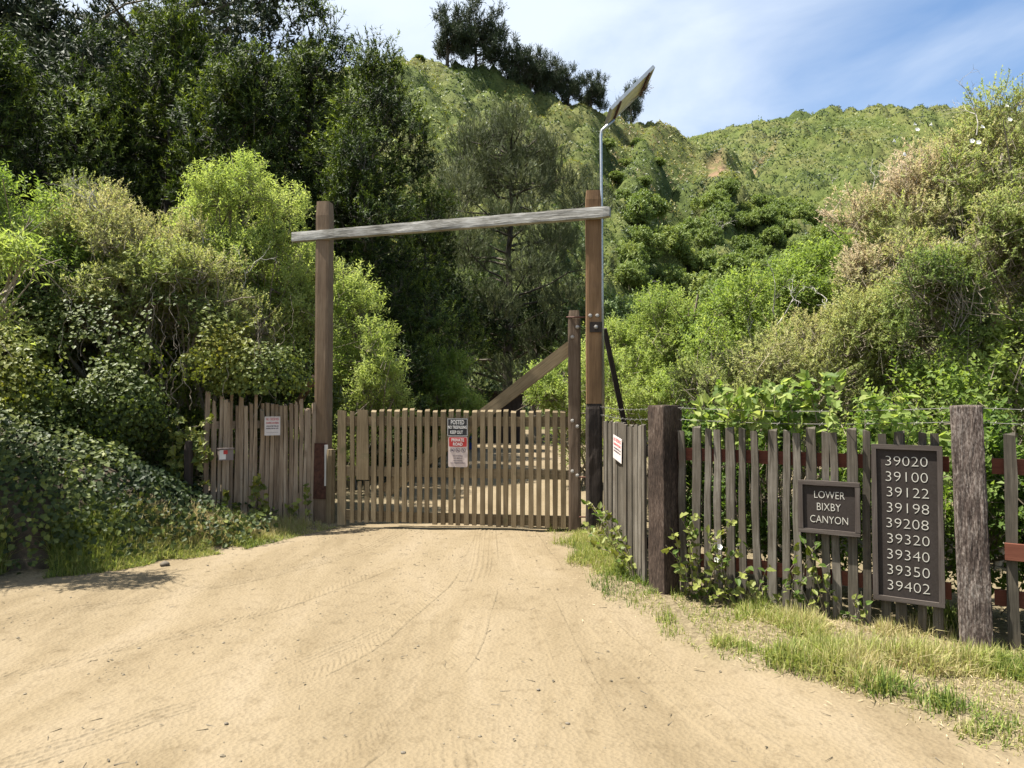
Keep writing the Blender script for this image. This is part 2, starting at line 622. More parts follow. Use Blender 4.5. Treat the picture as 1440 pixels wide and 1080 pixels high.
def roadmat():
    m, t, b, o = newmat('dusty_dirt')
    tcn = N(t, 'TexCoord')
    a = N(t, 'Attribute', attribute_name='tint')
    n1 = N(t, 'TexNoise', Scale=.9, Detail=8, Roughness=.62, Distortion=.5)
    n2 = N(t, 'TexNoise', Scale=9, Detail=8, Roughness=.7)
    n3 = N(t, 'TexNoise', Scale=120, Detail=3, Roughness=.7)
    vo = N(t, 'TexVoronoi', Scale=38)
    for n in (n2, n3, vo):
        t.links.new(tcn.outputs['Object'], n.inputs['Vector'])
    mpx = N(t, 'Mapping')
    mpx.inputs['Scale'].default_value = (1.7, .45, 1)
    t.links.new(tcn.outputs['Object'], mpx.inputs[0])
    t.links.new(mpx.outputs[0], n1.inputs['Vector'])
    c1 = ramp(t, n1.outputs['Fac'], [(.148, .114, .068), (.182, .143, .089), (.204, .163, .107)], [.34, .50, .66])
    c2 = ramp(t, n2.outputs['Fac'], [(.60, .57, .53), (1, 1, 1), (1.0, .99, .97)], [.26, .48, .75])
    mm = N(t, 'Mix', data_type='RGBA', blend_type='MULTIPLY')
    mm.inputs[0].default_value = .75
    t.links.new(c1, mm.inputs[6])
    t.links.new(c2, mm.inputs[7])
    c3 = ramp(t, n3.outputs['Fac'], [(.62, .60, .58), (1, 1, 1), (1, 1, 1)], [.28, .46, .8])
    m2 = N(t, 'Mix', data_type='RGBA', blend_type='MULTIPLY')
    m2.inputs[0].default_value = .7
    t.links.new(mm.outputs[2], m2.inputs[6])
    t.links.new(c3, m2.inputs[7])
    # verge soil
    n4 = N(t, 'TexNoise', Scale=26, Detail=8, Roughness=.75)
    t.links.new(tcn.outputs['Object'], n4.inputs['Vector'])
    c4 = ramp(t, n4.outputs['Fac'], [(.04, .031, .019), (.14, .112, .066), (.225, .185, .118)], [.3, .5, .72])
    m3 = N(t, 'Mix', data_type='RGBA')
    t.links.new(a.outputs['Fac'], m3.inputs[0])
    t.links.new(m2.outputs[2], m3.inputs[6])
    t.links.new(c4, m3.inputs[7])
    t.links.new(m3.outputs[2], b.inputs['Base Color'])
    b.inputs['Roughness'].default_value = .95
    b.inputs['Specular IOR Level'].default_value = .12
    h1 = N(t, 'Math', operation='MULTIPLY_ADD')
    t.links.new(n3.outputs['Fac'], h1.inputs[0])
    h1.inputs[1].default_value = .35
    h2 = N(t, 'Math', operation='MULTIPLY_ADD')
    t.links.new(n2.outputs['Fac'], h2.inputs[0])
    h2.inputs[1].default_value = .8
    t.links.new(vo.outputs['Distance'], h2.inputs[2])
    t.links.new(h2.outputs[0], h1.inputs[2])
    bump(t, b, h1.outputs[0], .45, .018)
    return m


def hillmat():
    m, t, b, o = newmat('scrubby_hillside')
    tcn = N(t, 'TexCoord')
    n1 = N(t, 'TexNoise', Scale=.05, Detail=6, Roughness=.65)
    n2 = N(t, 'TexNoise', Scale=.55, Detail=8, Roughness=.7)
    for n in (n1, n2):
        t.links.new(tcn.outputs['Object'], n.inputs['Vector'])
    c1 = ramp(t, n1.outputs['Fac'], [(.04, .058, .018), (.085, .108, .03), (.12, .125, .045), (.075, .092, .028)], [.3, .45, .6, .72])
    c2 = ramp(t, n2.outputs['Fac'], [(.35, .38, .36), (.9, .9, .88), (1.15, 1.1, 1.0)], [.32, .5, .7])
    mm = N(t, 'Mix', data_type='RGBA', blend_type='MULTIPLY')
    mm.inputs[0].default_value = .9
    t.links.new(c1, mm.inputs[6])
    t.links.new(c2, mm.inputs[7])
    a = N(t, 'Attribute', attribute_name='tint')
    m3 = N(t, 'Mix', data_type='RGBA')
    t.links.new(a.outputs['Fac'], m3.inputs[0])
    t.links.new(mm.outputs[2], m3.inputs[6])
    m3.inputs[7].default_value = (.20, .13, .08, 1)
    t.links.new(m3.outputs[2], b.inputs['Base Color'])
    b.inputs['Roughness'].default_value = .95
    b.inputs['Specular IOR Level'].default_value = .1
    bump(t, b, n2.outputs['Fac'], .8, .8)
    return m


M_ROAD = roadmat()
M_HILL = hillmat()
M_SOIL = woodmat('leaf_litter', [(.02, .016, .010), (.055, .042, .027), (.11, .085, .055)], sc=(8, 8, 8), bd=.02)

# ================================================================== LARGE STRUCTURE
# ---- road and verge surface
LE = [gnd(*p) for p in ((-700, 985), (-300, 880), (0, 818), (150, 803), (250, 785), (330, 772), (380, 760), (450, 743), (490, 735))]
LE += [Vector((-1.95, 11, 0)), Vector((-1.9, 14, 0)), Vector((-2.0, 20, 0)), Vector((-2.4, 28, 0)), Vector((-4, 44, 0))]
RE = [Vector((3.6, 1.5, 0))] + [gnd(*p) for p in ((1400, 1062), (1280, 1035), (1200, 1000), (1100, 965), (1000, 940), (900, 895), (830, 830), (790, 775), (772, 745))]
RE += [Vector((1.0, 11, 0)), Vector((1.35, 14, 0)), Vector((1.7, 20, 0)), Vector((1.6, 28, 0)), Vector((1, 44, 0))]
LEy, LEx = np.array([p.y for p in LE]), np.array([p.x for p in LE])
REy, REx = np.array([p.y for p in RE]), np.array([p.x for p in RE])


def verge(x, y):
    """0 on the bare road .. 1 on the verge"""
    wob = (fbm(np.column_stack([x, y]), 2.2, 9, 3) - .5) * .55
    dl = np.interp(y, LEy, LEx) - x
    dr = x - np.interp(y, REy, REx)
    return np.clip((np.maximum(dl * .8, dr * .75) + wob * .6 + .02) / .28, 0, 1)


TRK = [  # centre line points of tyre tracks, half width, depth, tread period, chevron
    ([(-2.9, 2.2), (-1.75, 3.4), (-1.0, 4.7), (-.62, 6.4), (-.55, 9.0)], .10, .006, .055, 5),
    ([(-1.5, 2.0), (-.66, 3.4), (-.30, 4.6), (-.20, 6.4), (-.30, 9.0)], .09, .005, .05, -5),
    ([(-.12, 2.0), (-.26, 3.2), (-.42, 4.6), (-.30, 7), (-.35, 9.2)], .095, .005, .06, 0),
    ([(1.55, 2.2), (1.05, 3.6), (.72, 4.8), (.42, 6.5), (.18, 9.0)], .11, .006, .055, 4),
    ([(.75, 2.0), (.50, 3.2), (.32, 4.8), (.16, 7), (.02, 9.0)], .10, .005, .05, -4),
    ([(-4.3, 3.4), (-3.0, 4.4), (-1.9, 5.6), (-1.2, 7.2), (-1.0, 9.2)], .11, .006, .06, 5),
    ([(-4.6, 4.6), (-3.4, 5.6), (-2.3, 6.7), (-1.6, 8.0), (-1.4, 9.4)], .10, .005, .055, 0),
    ([(-3.6, 2.3), (-2.3, 3.2), (-1.4, 4.3), (-.9, 5.2)], .085, .006, .045, 0),
]


def road_z(x, y, fine=True):
    P = np.column_stack([x, y])
    z = (fbm(P, .5, 3, 3) - .5) * .07 + (fbm(P, 2.6, 4, 3) - .5) * .022
    v = verge(x, y)
    z += v * (.035 + (fbm(P, 5, 8, 2) - .5) * .05)
    if fine:
        z += (fbm(P, 14, 5, 3) - .5) * .007 * np.clip(8 / np.maximum(y, 1), 0, 1)
    return z * (1 - v * .0)


def track_strip(pts, hw, dp, per, chv, seed):
    pts = np.array(pts)
    L_ = np.hypot(*np.diff(pts, axis=0).T).sum()
    m = int(L_ / .02)
    k = np.linspace(0, 1, len(pts))
    tt = np.linspace(0, 1, m)
    cx, cy = np.interp(tt, k, pts[:, 0]), np.interp(tt, k, pts[:, 1])
    for _ in range(400):
        cx[1:-1] = (cx[:-2] + 2 * cx[1:-1] + cx[2:]) / 4
        cy[1:-1] = (cy[:-2] + 2 * cy[1:-1] + cy[2:]) / 4
    ta = unit(np.column_stack([np.gradient(cx), np.gradient(cy)]))
    sa = np.concatenate([[0], np.cumsum(np.hypot(np.diff(cx), np.diff(cy)))])
    w_ = np.linspace(-1.25, 1.25, 23)
    X = cx[:, None] - ta[:, 1:2] * w_ * hw
    Y = cy[:, None] + ta[:, 0:1] * w_ * hw
    x, y = X.ravel(), Y.ravel()
    q = np.tile(w_, m)
    sc = np.repeat(sa, 23)
    P = np.column_stack([x, y])
    fade = np.clip((fbm(P, .8, seed, 2) - .27) * 4.5, 0, 1)
    rib = np.cos(q * 3.5 * np.pi) if chv == 0 else np.sin((sc + np.abs(q) * hw * chv * .25) / per * 2 * np.pi)
    body = np.clip((1 - np.abs(q)) / .15, 0, 1)
    rim = np.exp(-((np.abs(q) - 1.02) / .11) ** 2)
    z = road_z(x, y) + .0035 + fade * (body * rib * dp * .75 + rim * dp * .4) - .0085 * (1 - fade) - .012 * np.clip((np.abs(q) - 1.08) / .15, 0, 1)
    i = (np.arange(m - 1)[:, None] * 23 + np.arange(22)[None]).ravel()
    g = Geo()
    g.add(np.column_stack([x, y, z]), np.concatenate([np.column_stack([i, i + 24, i + 1]), np.column_stack([i, i + 23, i + 24])]), verge(x, y) * 0)
    tag(link('tyre_track', g.mesh('tyre_track', M_ROAD, True)), kind='structure')


for n_, a_ in enumerate(TRK):
    track_strip(*a_, 300 + n_)
xs = np.concatenate([np.arange(-11, -5, .10), np.arange(-5, 3.4, .028), np.arange(3.4, 8, .10)])
ys = [1.2]
while ys[-1] < 46:
    ys.append(ys[-1] + (max(.021, .0075 * ys[-1]) if ys[-1] < 10 else .03 * ys[-1] * .6))
ys = np.array(ys)
X, Y = np.meshgrid(xs, ys)
x, y = X.ravel(), Y.ravel()
z = road_z(x, y)
nx, ny = len(xs), len(ys)
i = (np.arange(ny - 1)[:, None] * nx + np.arange(nx - 1)[None]).ravel()
g = Geo()
g.add(np.column_stack([x, y, z]), np.concatenate([np.column_stack([i, i + 1, i + nx + 1]), np.column_stack([i, i + nx + 1, i + nx])]), verge(x, y))
tag(link('dirt_road', g.mesh('dirt_road', M_ROAD, True)), kind='structure')

g = Geo()
R_ = 400
n = 40
gx = np.linspace(-R_, R_, n)
XX, YY = np.meshgrid(gx, gx)
i = (np.arange(n - 1)[:, None] * n + np.arange(n - 1)[None]).ravel()
g.add(np.column_stack([XX.ravel(), YY.ravel(), np.full(n * n, -.14)]), np.concatenate([np.column_stack([i, i + 1, i + n + 1]), np.column_stack([i, i + n + 1, i + n])]))
tag(link('ground', g.mesh('ground', M_SOIL)), kind='structure')


def zs(y):
    return interp_z(y)


# ---- hillside
A_PX = [-900, 0, 300, 470, 560, 600, 640, 700, 760, 860, 920, 960, 1020, 1055, 1090, 1150, 1300, 2400]
A_PY = [20, 40, 60, 84, 60, 64, 80, 104, 126, 143, 146, 152, 172, 235, 300, 380, 440, 470]
A_D = [100, 104, 108, 110, 112, 113, 114, 116, 119, 128, 134, 138, 142, 142, 130, 110, 90, 80]
B_PX = [-900, 600, 900, 1020, 1060, 1150, 1240, 1330, 1440, 1800, 2400]
B_PY = [250, 230, 200, 170, 160, 148, 141, 142, 150, 150, 170]


def hill_z(x, y):
    x, y = np.asarray(x, float), np.asarray(y, float)
    px = CX + F * x / np.maximum(y, 1)
    va = (HOR - np.interp(px, A_PX, A_PY)) / F
    Da = np.interp(px, A_PX, A_D)
    Ha = EYE + va * Da * .985
    d0 = np.interp(px, [-900, 300, 600, 850, 1000, 1200, 2400], [30, 34, 46, 52, 66, 60, 50])
    ta = (y - d0) / (Da - d0)
    A = np.where(ta < 1, Ha * np.clip(ta, -.2, 1), Ha - (y - Da) * .5)
    vb = (HOR - np.interp(px, B_PX, B_PY)) / F
    Hb = EYE + vb * 255 * .985
    tb = (y - 62) / (255 - 62)
    B = np.where(tb < 1, Hb * np.clip(tb, -.2, 1) ** 1.0, Hb - (y - 255) * .3)
    k = 3.0
    z = np.maximum(A, B) + k * np.log1p(np.exp(-np.abs(A - B) / k))
    P = np.column_stack([x.ravel(), y.ravel()])
    amp = np.clip((y - 30) / 60, 0, 1)
    edge = np.clip(np.minimum(np.abs(y - Da), 30) / 30, .12, 1)
    nz_ = ((fbm(P, .035, 21, 4) - .5) * 13).reshape(x.shape)
    edge = np.where(y > 165, np.clip(np.abs(y - 255) / 70, .15, 1) * .6, edge)
    z = z + nz_ * amp * edge
    z = z + ((fbm(P, .16, 27, 3) - .5) * 3.2).reshape(x.shape) * amp * np.clip(edge, .3, 1)
    # gully that runs down between the spur and the far slope
    gx_ = np.interp(y, [30, 50, 80, 120, 170], [880, 930, 945, 960, 1030])
    z = z - 4.5 * np.exp(-((px - gx_) / 42) ** 2) * np.clip((y - 40) / 30, 0, 1) * np.clip((200 - y) / 60, 0, 1)
    gx2 = np.interp(y, [50, 90, 140], [800, 850, 910])
    z = z - 2.5 * np.exp(-((px - gx2) / 24) ** 2) * np.clip((y - 50) / 30, 0, 1) * np.clip((150 - y) / 30, 0, 1)
    return z - 1.2


def cells(x, y, c, seed, r0, r1, prob):
    """rounded domes on a jittered grid: height and a random number per dome"""
    gx, gy = np.floor(x / c).astype(np.int64), np.floor(y / c).astype(np.int64)
    best = np.zeros_like(x)
    rid = np.full_like(x, .5)

    def hsh(a, b, k):
        h = a * 374761393 + b * 668265263 + (seed * 31 + k) * 974711
        h = (h ^ (h >> 13)) * 1274126177
        return ((h ^ (h >> 16)) & 0xffff) / 65535.0
    for dx in (-1, 0, 1):
        for dy in (-1, 0, 1):
            a, b = gx + dx, gy + dy
            cx, cy = (a + .15 + .7 * hsh(a, b, 1)) * c, (b + .15 + .7 * hsh(a, b, 2)) * c
            rr = (r0 + (r1 - r0) * hsh(a, b, 3)) * (hsh(a, b, 4) < prob)
            q = np.maximum(0, 1 - ((x - cx) ** 2 + (y - cy) ** 2) / np.maximum(rr, 1e-6) ** 2)
            h = rr * np.sqrt(q)
            up = h > best
            best = np.where(up, h, best)
            rid = np.where(up, hsh(a, b, 5), rid)
    return best, rid


def canopy(x, y):
    px = CX + F * x / np.maximum(y, 1)
    m = fbm(np.column_stack([x, y]), .06, 45, 3)
    up_left = (px < 760) & (y < 150)
    prob = np.clip((m - np.where(up_left, .49, .30)) * 7, 0, .85)
    h1, i1 = cells(x, y, 5.2, 3, 1.5, 3.7, prob)
    h2, i2 = cells(x, y, 2.1, 4, .7, 1.6, .93)
    h1, h2 = h1 * 1.0, h2 * .75
    wob = (vnoise(np.column_stack([x, y]), 1.3, 46) - .5) * .5
    big = h1 > h2
    f_ = np.clip((y - 42) / 14, 0, 1)
    zone = fbm(np.column_stack([x, y]), .04, 71, 3)
    brown = (px > 860) & (px < 1045) & (y > 100) & (y < 170)
    t_low = np.where(up_left, .50, np.where(brown, .60, .38)) + (zone - .5) * 1.0 + (i2 - .5) * .34
    t_big = .13 + (i1 - .5) * .26 + (zone - .5) * .3 + np.where(i1 > .88, .38, 0)
    return (np.maximum(h1, h2) + wob * np.maximum(h1, h2)) * f_, np.clip(np.where(big, t_big, t_low), .02, 1)


us = np.concatenate([np.linspace(-1.5, -.62, 50), np.linspace(-.615, .80, 290), np.linspace(.83, 1.6, 24)])
ds = np.concatenate([np.linspace(30, 60, 26), np.linspace(60.6, 150, 135), np.linspace(151, 262, 95), np.linspace(266, 420, 16)])
U, D_ = np.meshgrid(us, ds)
x, y = (U * D_).ravel(), D_.ravel()
z = hill_z(x, y)
ch, ct = canopy(x, y)
px_ = CX + F * x / y
scar = np.exp(-(((px_ - 1012) / 15) ** 2 + ((y - 128) / 5) ** 2)) * 1.3 * (fbm(np.column_stack([x, y]), .5, 91, 2) > .40)
scar = np.clip(scar + .8 * np.exp(-((px_ - 1030 - (y - 150) * 1.2) / 7) ** 2) * np.exp(-((y - 165) / 40) ** 2), 0, 1)
z = z + ch * (1 - np.clip(scar * 2, 0, 1))
nx, ny = len(us), len(ds)
i = (np.arange(ny - 1)[:, None] * nx + np.arange(nx - 1)[None]).ravel()
g = Geo()
g.add(np.column_stack([x, y, z]), np.concatenate([np.column_stack([i, i + 1, i + nx + 1]), np.column_stack([i, i + nx + 1, i + nx])]), scar)
tag(link('hillside', g.mesh('hillside', M_HILL, True)), kind='structure')

# ---- earth bank under the ivy (left)
def bank_h(x, y):
    dl = np.interp(y, LEy, LEx) - x
    h = 2.35 * (1 - np.exp(-np.maximum(dl - np.interp(y, [7, 8.6], [.40, .05]), 0) / 1.7))
    h *= np.interp(y, [2, 5, 7.0, 7.7, 8.3, 8.8, 9.4, 10.6], [1.15, 1.15, 1.1, .9, .55, .26, .1, .1])
    P = np.column_stack([np.ravel(x), np.ravel(y)])
    return h * (.82 + .4 * fbm(P, 1.1, 31, 2).reshape(np.shape(x))) - .10


g = Geo()
bx_, by_ = np.arange(-12, -2.2, .12), np.arange(2.0, 13, .12)
XX, YY = np.meshgrid(bx_, by_)
ZZ = bank_h(XX, YY)
nx, ny = len(bx_), len(by_)
i = (np.arange(ny - 1)[:, None] * nx + np.arange(nx - 1)[None]).ravel()
g.add(np.column_stack([XX.ravel(), YY.ravel(), ZZ.ravel()]), np.concatenate([np.column_stack([i, i + 1, i + nx + 1]), np.column_stack([i, i + nx + 1, i + nx])]))
tag(link('earth_bank', g.mesh('earth_bank', M_SOIL, True)), kind='structure')


# ================================================================== VEGETATION BUILDERS
def rdir(r, n, zmin=-1.0):
    z = r.uniform(zmin, 1, n)
    a = r.uniform(0, 2 * np.pi, n)
    q = np.sqrt(1 - z * z)
    return np.column_stack([q * np.cos(a), q * np.sin(a), z])


def sprays(lobes, n, r, tl, k, L, W, up=.5, spread=.9, inner=.25, thr=.36, nsc=1.6, fold=.18, tint=(.5, .25), tsc=.9, zmin=-.75, droop=0.0, tri=False, tipbright=.0):
    W = W * (1.15 if tri else 1)
    """leafy twigs filling ellipsoid lobes. returns (leaf geo, twig starts, twig ends)"""
    lobes = np.asarray(lobes, float)
    rr = lobes[:, 3:6]
    area = (rr[:, 0] * rr[:, 1] + rr[:, 0] * rr[:, 2] + rr[:, 1] * rr[:, 2])
    li = r.choice(len(lobes), n * 2, p=area / area.sum())
    d = rdir(r, n * 2, zmin)
    q = np.where(r.random(n * 2) < inner, r.uniform(.35, .85, n * 2), r.uniform(.82, 1.08, n * 2))
    E = lobes[li, :3] + d * rr[li] * q[:, None]
    seed = int(r.integers(1e6))
    nn = fbm(E, nsc, seed, 2)
    keep = np.where(nn > thr)[0][:n]
    E, d, li, q = E[keep], d[keep], li[keep], q[keep]
    n = len(E)
    nrm = unit(d / rr[li])
    td = unit(nrm * .7 + np.array([0, 0, up]) + r.normal(0, .35, (n, 3)))
    tlen = tl * r.uniform(.6, 1.35, n)
    A = E - td * (tlen * .7)[:, None]
    # leaves along each twig
    t = (np.arange(k)[None] + r.uniform(0, 1, (n, k))) / k * .9 + .1
    P = A[:, None] + td[:, None] * (t * tlen[:, None])[:, :, None]
    P[:, :, 2] -= droop * (t * tlen[:, None]) ** 2
    ref = unit(np.cross(td, r.normal(0, 1, (n, 3))))
    ref2 = np.cross(td, ref)
    ang = np.arange(k)[None] * 2.4 + r.uniform(0, 6.28, (n, 1)) + r.normal(0, .4, (n, k))
    side = np.cos(ang)[..., None] * ref[:, None] + np.sin(ang)[..., None] * ref2[:, None]
    ld = unit(td[:, None] * (1.0 - spread * .45) + side * spread + r.normal(0, .22, (n, k, 3)))
    nr = unit(np.array([-.2, -.1, .8]) + nrm[:, None] * .85 + r.normal(0, .40, (n, k, 3)))
    sz = r.uniform(.7, 1.25, (n, k))
    tn = tint[0] + (fbm(E, tsc, seed + 7, 2) - .5) * 2 * tint[1]
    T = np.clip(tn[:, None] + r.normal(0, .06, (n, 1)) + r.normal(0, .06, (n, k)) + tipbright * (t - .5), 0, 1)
    g = Geo()
    if tri:
        g.tris(P.reshape(-1, 3), ld.reshape(-1, 3), nr.reshape(-1, 3), (L * sz).ravel(), W * sz.ravel(), T.ravel())
    else:
        g.leaves(P.reshape(-1, 3), ld.reshape(-1, 3), nr.reshape(-1, 3), (L * sz).ravel(), W * sz.ravel(), fold, T.ravel())
    return g, A, A + td * tlen[:, None] * .95


def limb(a, b, r, k=6, wob=.12, sag=0.0):
    a, b = np.asarray(a, float), np.asarray(b, float)
    t = np.linspace(0, 1, k)[:, None]
    p = a + (b - a) * t
    L = np.linalg.norm(b - a)
    p[1:-1] += r.normal(0, wob * L / k, (k - 2, 3))
    p[:, 2] += (np.sin(t[:, 0] * np.pi)) * sag * L
    return p


def bare(g, a, d, L, r, depth=3, rad0=.012):
    """leafless forked branch"""
    a = np.asarray(a, float)
    d = unit(np.asarray(d, float))
    b = a + d * L
    p = limb(a, b, r, 4, .25)
    g.tube(p, np.linspace(rad0, rad0 * .55, 4), 4)
    if depth:
        for _ in range(r.integers(2, 4)):
            t = r.uniform(.4, 1)
            bare(g, p[min(3, int(t * 3.99))], d + r.normal(0, .55, 3), L * r.uniform(.45, .75), r, depth - 1, rad0 * .55)


def shrub(name, label, cat, base, lobes, n, seed, mat, tl=.35, k=12, L=.06, W=.018, group=None, stems=7, twigfrac=.35, flowers=(), dead=0, lumps=8, twigmat=None, **kw):
    kw['nsc'] = kw.get('nsc', 2.3)
    kw['thr'] = kw.get('thr', .36) + .06
    """lobes in world coordinates; foliage and stems are parts"""
    r = rng_(seed)
    b = Vector(base)
    th = thing(name, label, cat, b, group)
    bl = np.array(base, float)
    lob = []
    for q in np.asarray(lobes, float):
        lob.append([*(q[:3] - bl), *(q[3:] * .86)])
        for _ in range(lumps):
            d = rdir(r, 1, -.2)[0]
            f_ = r.uniform(.28, .48)
            lob.append([*(q[:3] - bl + d * q[3:] * r.uniform(.72, .98)), *(q[3:] * f_ * r.uniform(.8, 1.2, 3))])
    g, A, B = sprays(lob, n, r, tl, k, L, W, **kw)
    M = Matrix.Translation(b)
    link('foliage', g.mesh('foliage', mat), th, M)
    gs = Geo()
    lo = np.asarray(lobes, float)
    for i in range(stems):
        q = lo[i % len(lo)]
        c = q[:3] - bl + r.normal(0, .35, 3) * q[3:6]
        p = limb((r.normal(0, .15), r.normal(0, .15), -.1), c, r, 7, .22)
        R0 = .02 + .012 * np.linalg.norm(c) * .5
        gs.tube(p, np.linspace(R0, R0 * .45, 7), 5)
        for _ in range(4):
            s_ = p[r.integers(3, 7)]
            gs.tube(limb(s_, c + rdir(r, 1)[0] * q[3:6] * .85, r, 4, .2), np.linspace(R0 * .4, R0 * .12, 4), 4)
    m = r.random(len(A)) < twigfrac
    A2 = A[m] - (B[m] - A[m]) * .6
    gs.sticks(A2, B[m], .0045)
    link('stem', gs.mesh('stem', twigmat or M_TWIG), th, M)
    if dead:
        for i in range(dead):
            gd = Geo()
            q = lo[r.integers(len(lo))]
            c = q[:3] - bl + rdir(r, 1, .1)[0] * q[3:6] * .8
            bare(gd, c, (r.normal(0, .4), r.normal(0, .4) - .3, 1), r.uniform(.25, .45), r, 3, .009)
            link('dead_branch', gd.mesh('dead_branch', M_DEAD), th, M)
    return th


def flower_mesh(s):
    g = Geo()
    k = 10
    th = np.arange(k) / k * 2 * np.pi
    R = s * (1 + .10 * np.cos(5 * th))
    V = np.vstack([[[0, 0, -s * 1.1]], np.column_stack([np.cos(th) * s * .35, np.sin(th) * s * .35, np.full(k, -s * .25)]), np.column_stack([np.cos(th) * R, np.sin(th) * R, np.full(k, .12 * s)])])
    Fa = []
    for j in range(k):
        q = (j + 1) % k
        Fa += [(0, 1 + q, 1 + j), (1 + j, 1 + q, 1 + k + q), (1 + j, 1 + k + q, 1 + k + j)]
    g.add(V, Fa)
    return g.mesh('flower', M_FLOWER)


def conifer_lobes(H, R, n, r, z0=.12, cone=1.0, lob=(.5, .8), top=.25):
    """leafy branch-end lobes on a conical tree"""
    out = []
    for i in range(n):
        t = z0 + (1 - z0) * (i + r.random()) / n
        prof = R * ((1 - t) ** cone * (1 - top) + top * math.sqrt(max(0, 1 - t)))
        prof *= r.uniform(.40, 1.30)
        a = i * 2.4 + r.normal(0, .4)
        s = r.uniform(*lob) * (1 - .30 * t)
        out.append((math.cos(a) * prof, math.sin(a) * prof, t * H, s, s, s * r.uniform(.75, 1.1)))
    out.append((0, 0, H * .93, .35, .35, H * .07))
    return out


def tree(name, label, cat, base, H, lobes, n, seed, mat, trunk_r=.2, group=None, bark=None, core=0, limbs=True, **kw):
    r = rng_(seed)
    th = thing(name, label, cat, base, group)
    M = Matrix.Translation(Vector(base))
    g, A, B = sprays(lobes, n, r, **{**dict(tl=.45, k=12, L=.1, W=.03, r=None), **kw, 'r': r} if False else kw) if False else sprays(lobes, n, r, kw.pop('tl', .45), kw.pop('k', 12), kw.pop('L', .1), kw.pop('W', .03), **kw)
    gt = Geo()
    p = limb((0, 0, -.3), (r.normal(0, .2), r.normal(0, .2), H * .95), r, 9, .05)
    gt.tube(p, np.linspace(trunk_r, trunk_r * .12, 9), 8)
    if limbs:
        for q in lobes[::1]:
            c = np.array(q[:3])
            zz = max(.1, min(c[2] - .25 * math.hypot(c[0], c[1]), H * .9))
            s_ = np.array([np.interp(zz, p[:, 2], p[:, 0]), np.interp(zz, p[:, 2], p[:, 1]), zz])
            gt.tube(limb(s_, c, r, 5, .12), np.linspace(trunk_r * .22, trunk_r * .07, 5), 4)
    m = r.random(len(A)) < .25
    gt.sticks(A[m] - (B[m] - A[m]) * .5, B[m], .008)
    t_ = link('trunk', gt.mesh('trunk', bark or M_BARK), th, M)
    c_ = link('crown', g.mesh('crown', mat), th, M)
    return th, t_, c_


def dup_tree(src, base, label, rot=0, sc=1, scz=None, group=None):
    th, parts = src[0], src[1:]
    o = th.copy()
    COL.objects.link(o)
    M = Matrix.Translation(Vector(base))
    o.matrix_basis = M
    WM[o.name] = M
    o['label'] = label
    if group:
        o['group'] = group
    M2 = M @ Matrix.Rotation(rot, 4, 'Z') @ Matrix.Diagonal((sc, sc, scz or sc, 1))
    for p in parts:
        clone(p, o, M2)
    return o


# ================================================================== HILL VEGETATION
r = rng_(100)
NS = 430000
u_ = r.uniform(-.95, .80, NS)
d_ = np.exp(r.uniform(math.log(46), math.log(268), NS))
x, y = u_ * d_, d_
pxs = CX + F * u_
hid = (pxs < 460) | ((pxs > 1240) & (y < 150))
ok = ~(((np.abs(pxs - 1012) < 13) & (np.abs(y - 128) < 4)) | (hid & (r.random(NS) < .85)))
x, y, pxs = x[ok], y[ok], pxs[ok]
z = hill_z(x, y)
ok = z > -.6
x, y, z = x[ok], y[ok], z[ok]
n = len(x)
ch, ct = canopy(x, y)
e = .12
gx_ = (canopy(x + e, y)[0] - ch) / e
gy_ = (canopy(x, y + e)[0] - ch) / e
nn = unit(np.column_stack([-np.clip(gx_, -3.5, 3.5), -np.clip(gy_, -3.5, 3.5) - .45, np.full(n, .9)]))
ld = unit(np.cross(nn, r.normal(0, 1, (n, 3))) + nn * r.uniform(.1, .9, (n, 1)) + [0, 0, .25])
sz = (.16 + .0021 * y) * r.uniform(.6, 1.35, n)
P = np.column_stack([x, y, z + ch]) + nn * (r.uniform(-.12, .14, n) * (.6 + .004 * y))[:, None]
g = Geo()
g.tris(P - ld * sz[:, None] * .3, ld, unit(nn + r.normal(0, .3, (n, 3))), sz, sz * .62, np.clip(ct + r.normal(0, .07, n), 0, 1))
tag(link('hillside_scrub', g.mesh('hillside_scrub', G_HILL)), 'continuous green and tan scrub covering the canyon slopes', 'scrub', kind='stuff')


def round_lobes(R, H, n, r, flat=.75):
    out = []
    for i in range(n):
        d = rdir(r, 1, -.25)[0]
        q = r.uniform(.45, .78)
        s = R * r.uniform(.32, .52)
        out.append((d[0] * R * q, d[1] * R * q, H * .62 + d[2] * R * flat * q, s, s, s * .8))
    return out


# trees in the wooded gully
src = []
for v in range(4):
    r = rng_(300 + v)
    lb = round_lobes(3.0, 5.0, 11, r)
    px, py_d = [(1000, 66), (1075, 74), (1150, 80), (950, 84)][v]
    bx, by = (px - CX) / F * py_d, py_d
    t = tree('hill_tree', 'x', 'tree', (bx, by, float(hill_z(bx, by)) - .4), 5.2, lb, 620, 310 + v, G_HTREE, trunk_r=.16, group='trees in the wooded gully',
             tl=.7, k=11, L=.30, W=.18, up=.5, thr=.3, nsc=.8, tint=(.58, .3), tsc=.35)
    t[0]['label'] = 'round leafy green tree in the wooded gully of the far slope'
    src.append(t)
r = rng_(333)
pts = []
for _ in range(4000):
    px, d = r.uniform(880, 1230), math.exp(r.uniform(math.log(54), math.log(128)))
    if px > 1180 and d > 90:
        continue
    if d > 80 + (px - 880) * .16 + 10:
        continue
    x_, y_ = (px - CX) / F * d, d
    if all((x_ - a) ** 2 + (y_ - b) ** 2 > 3.1 ** 2 for a, b in pts):
        pts.append((x_, y_))
    if len(pts) >= 95:
        break
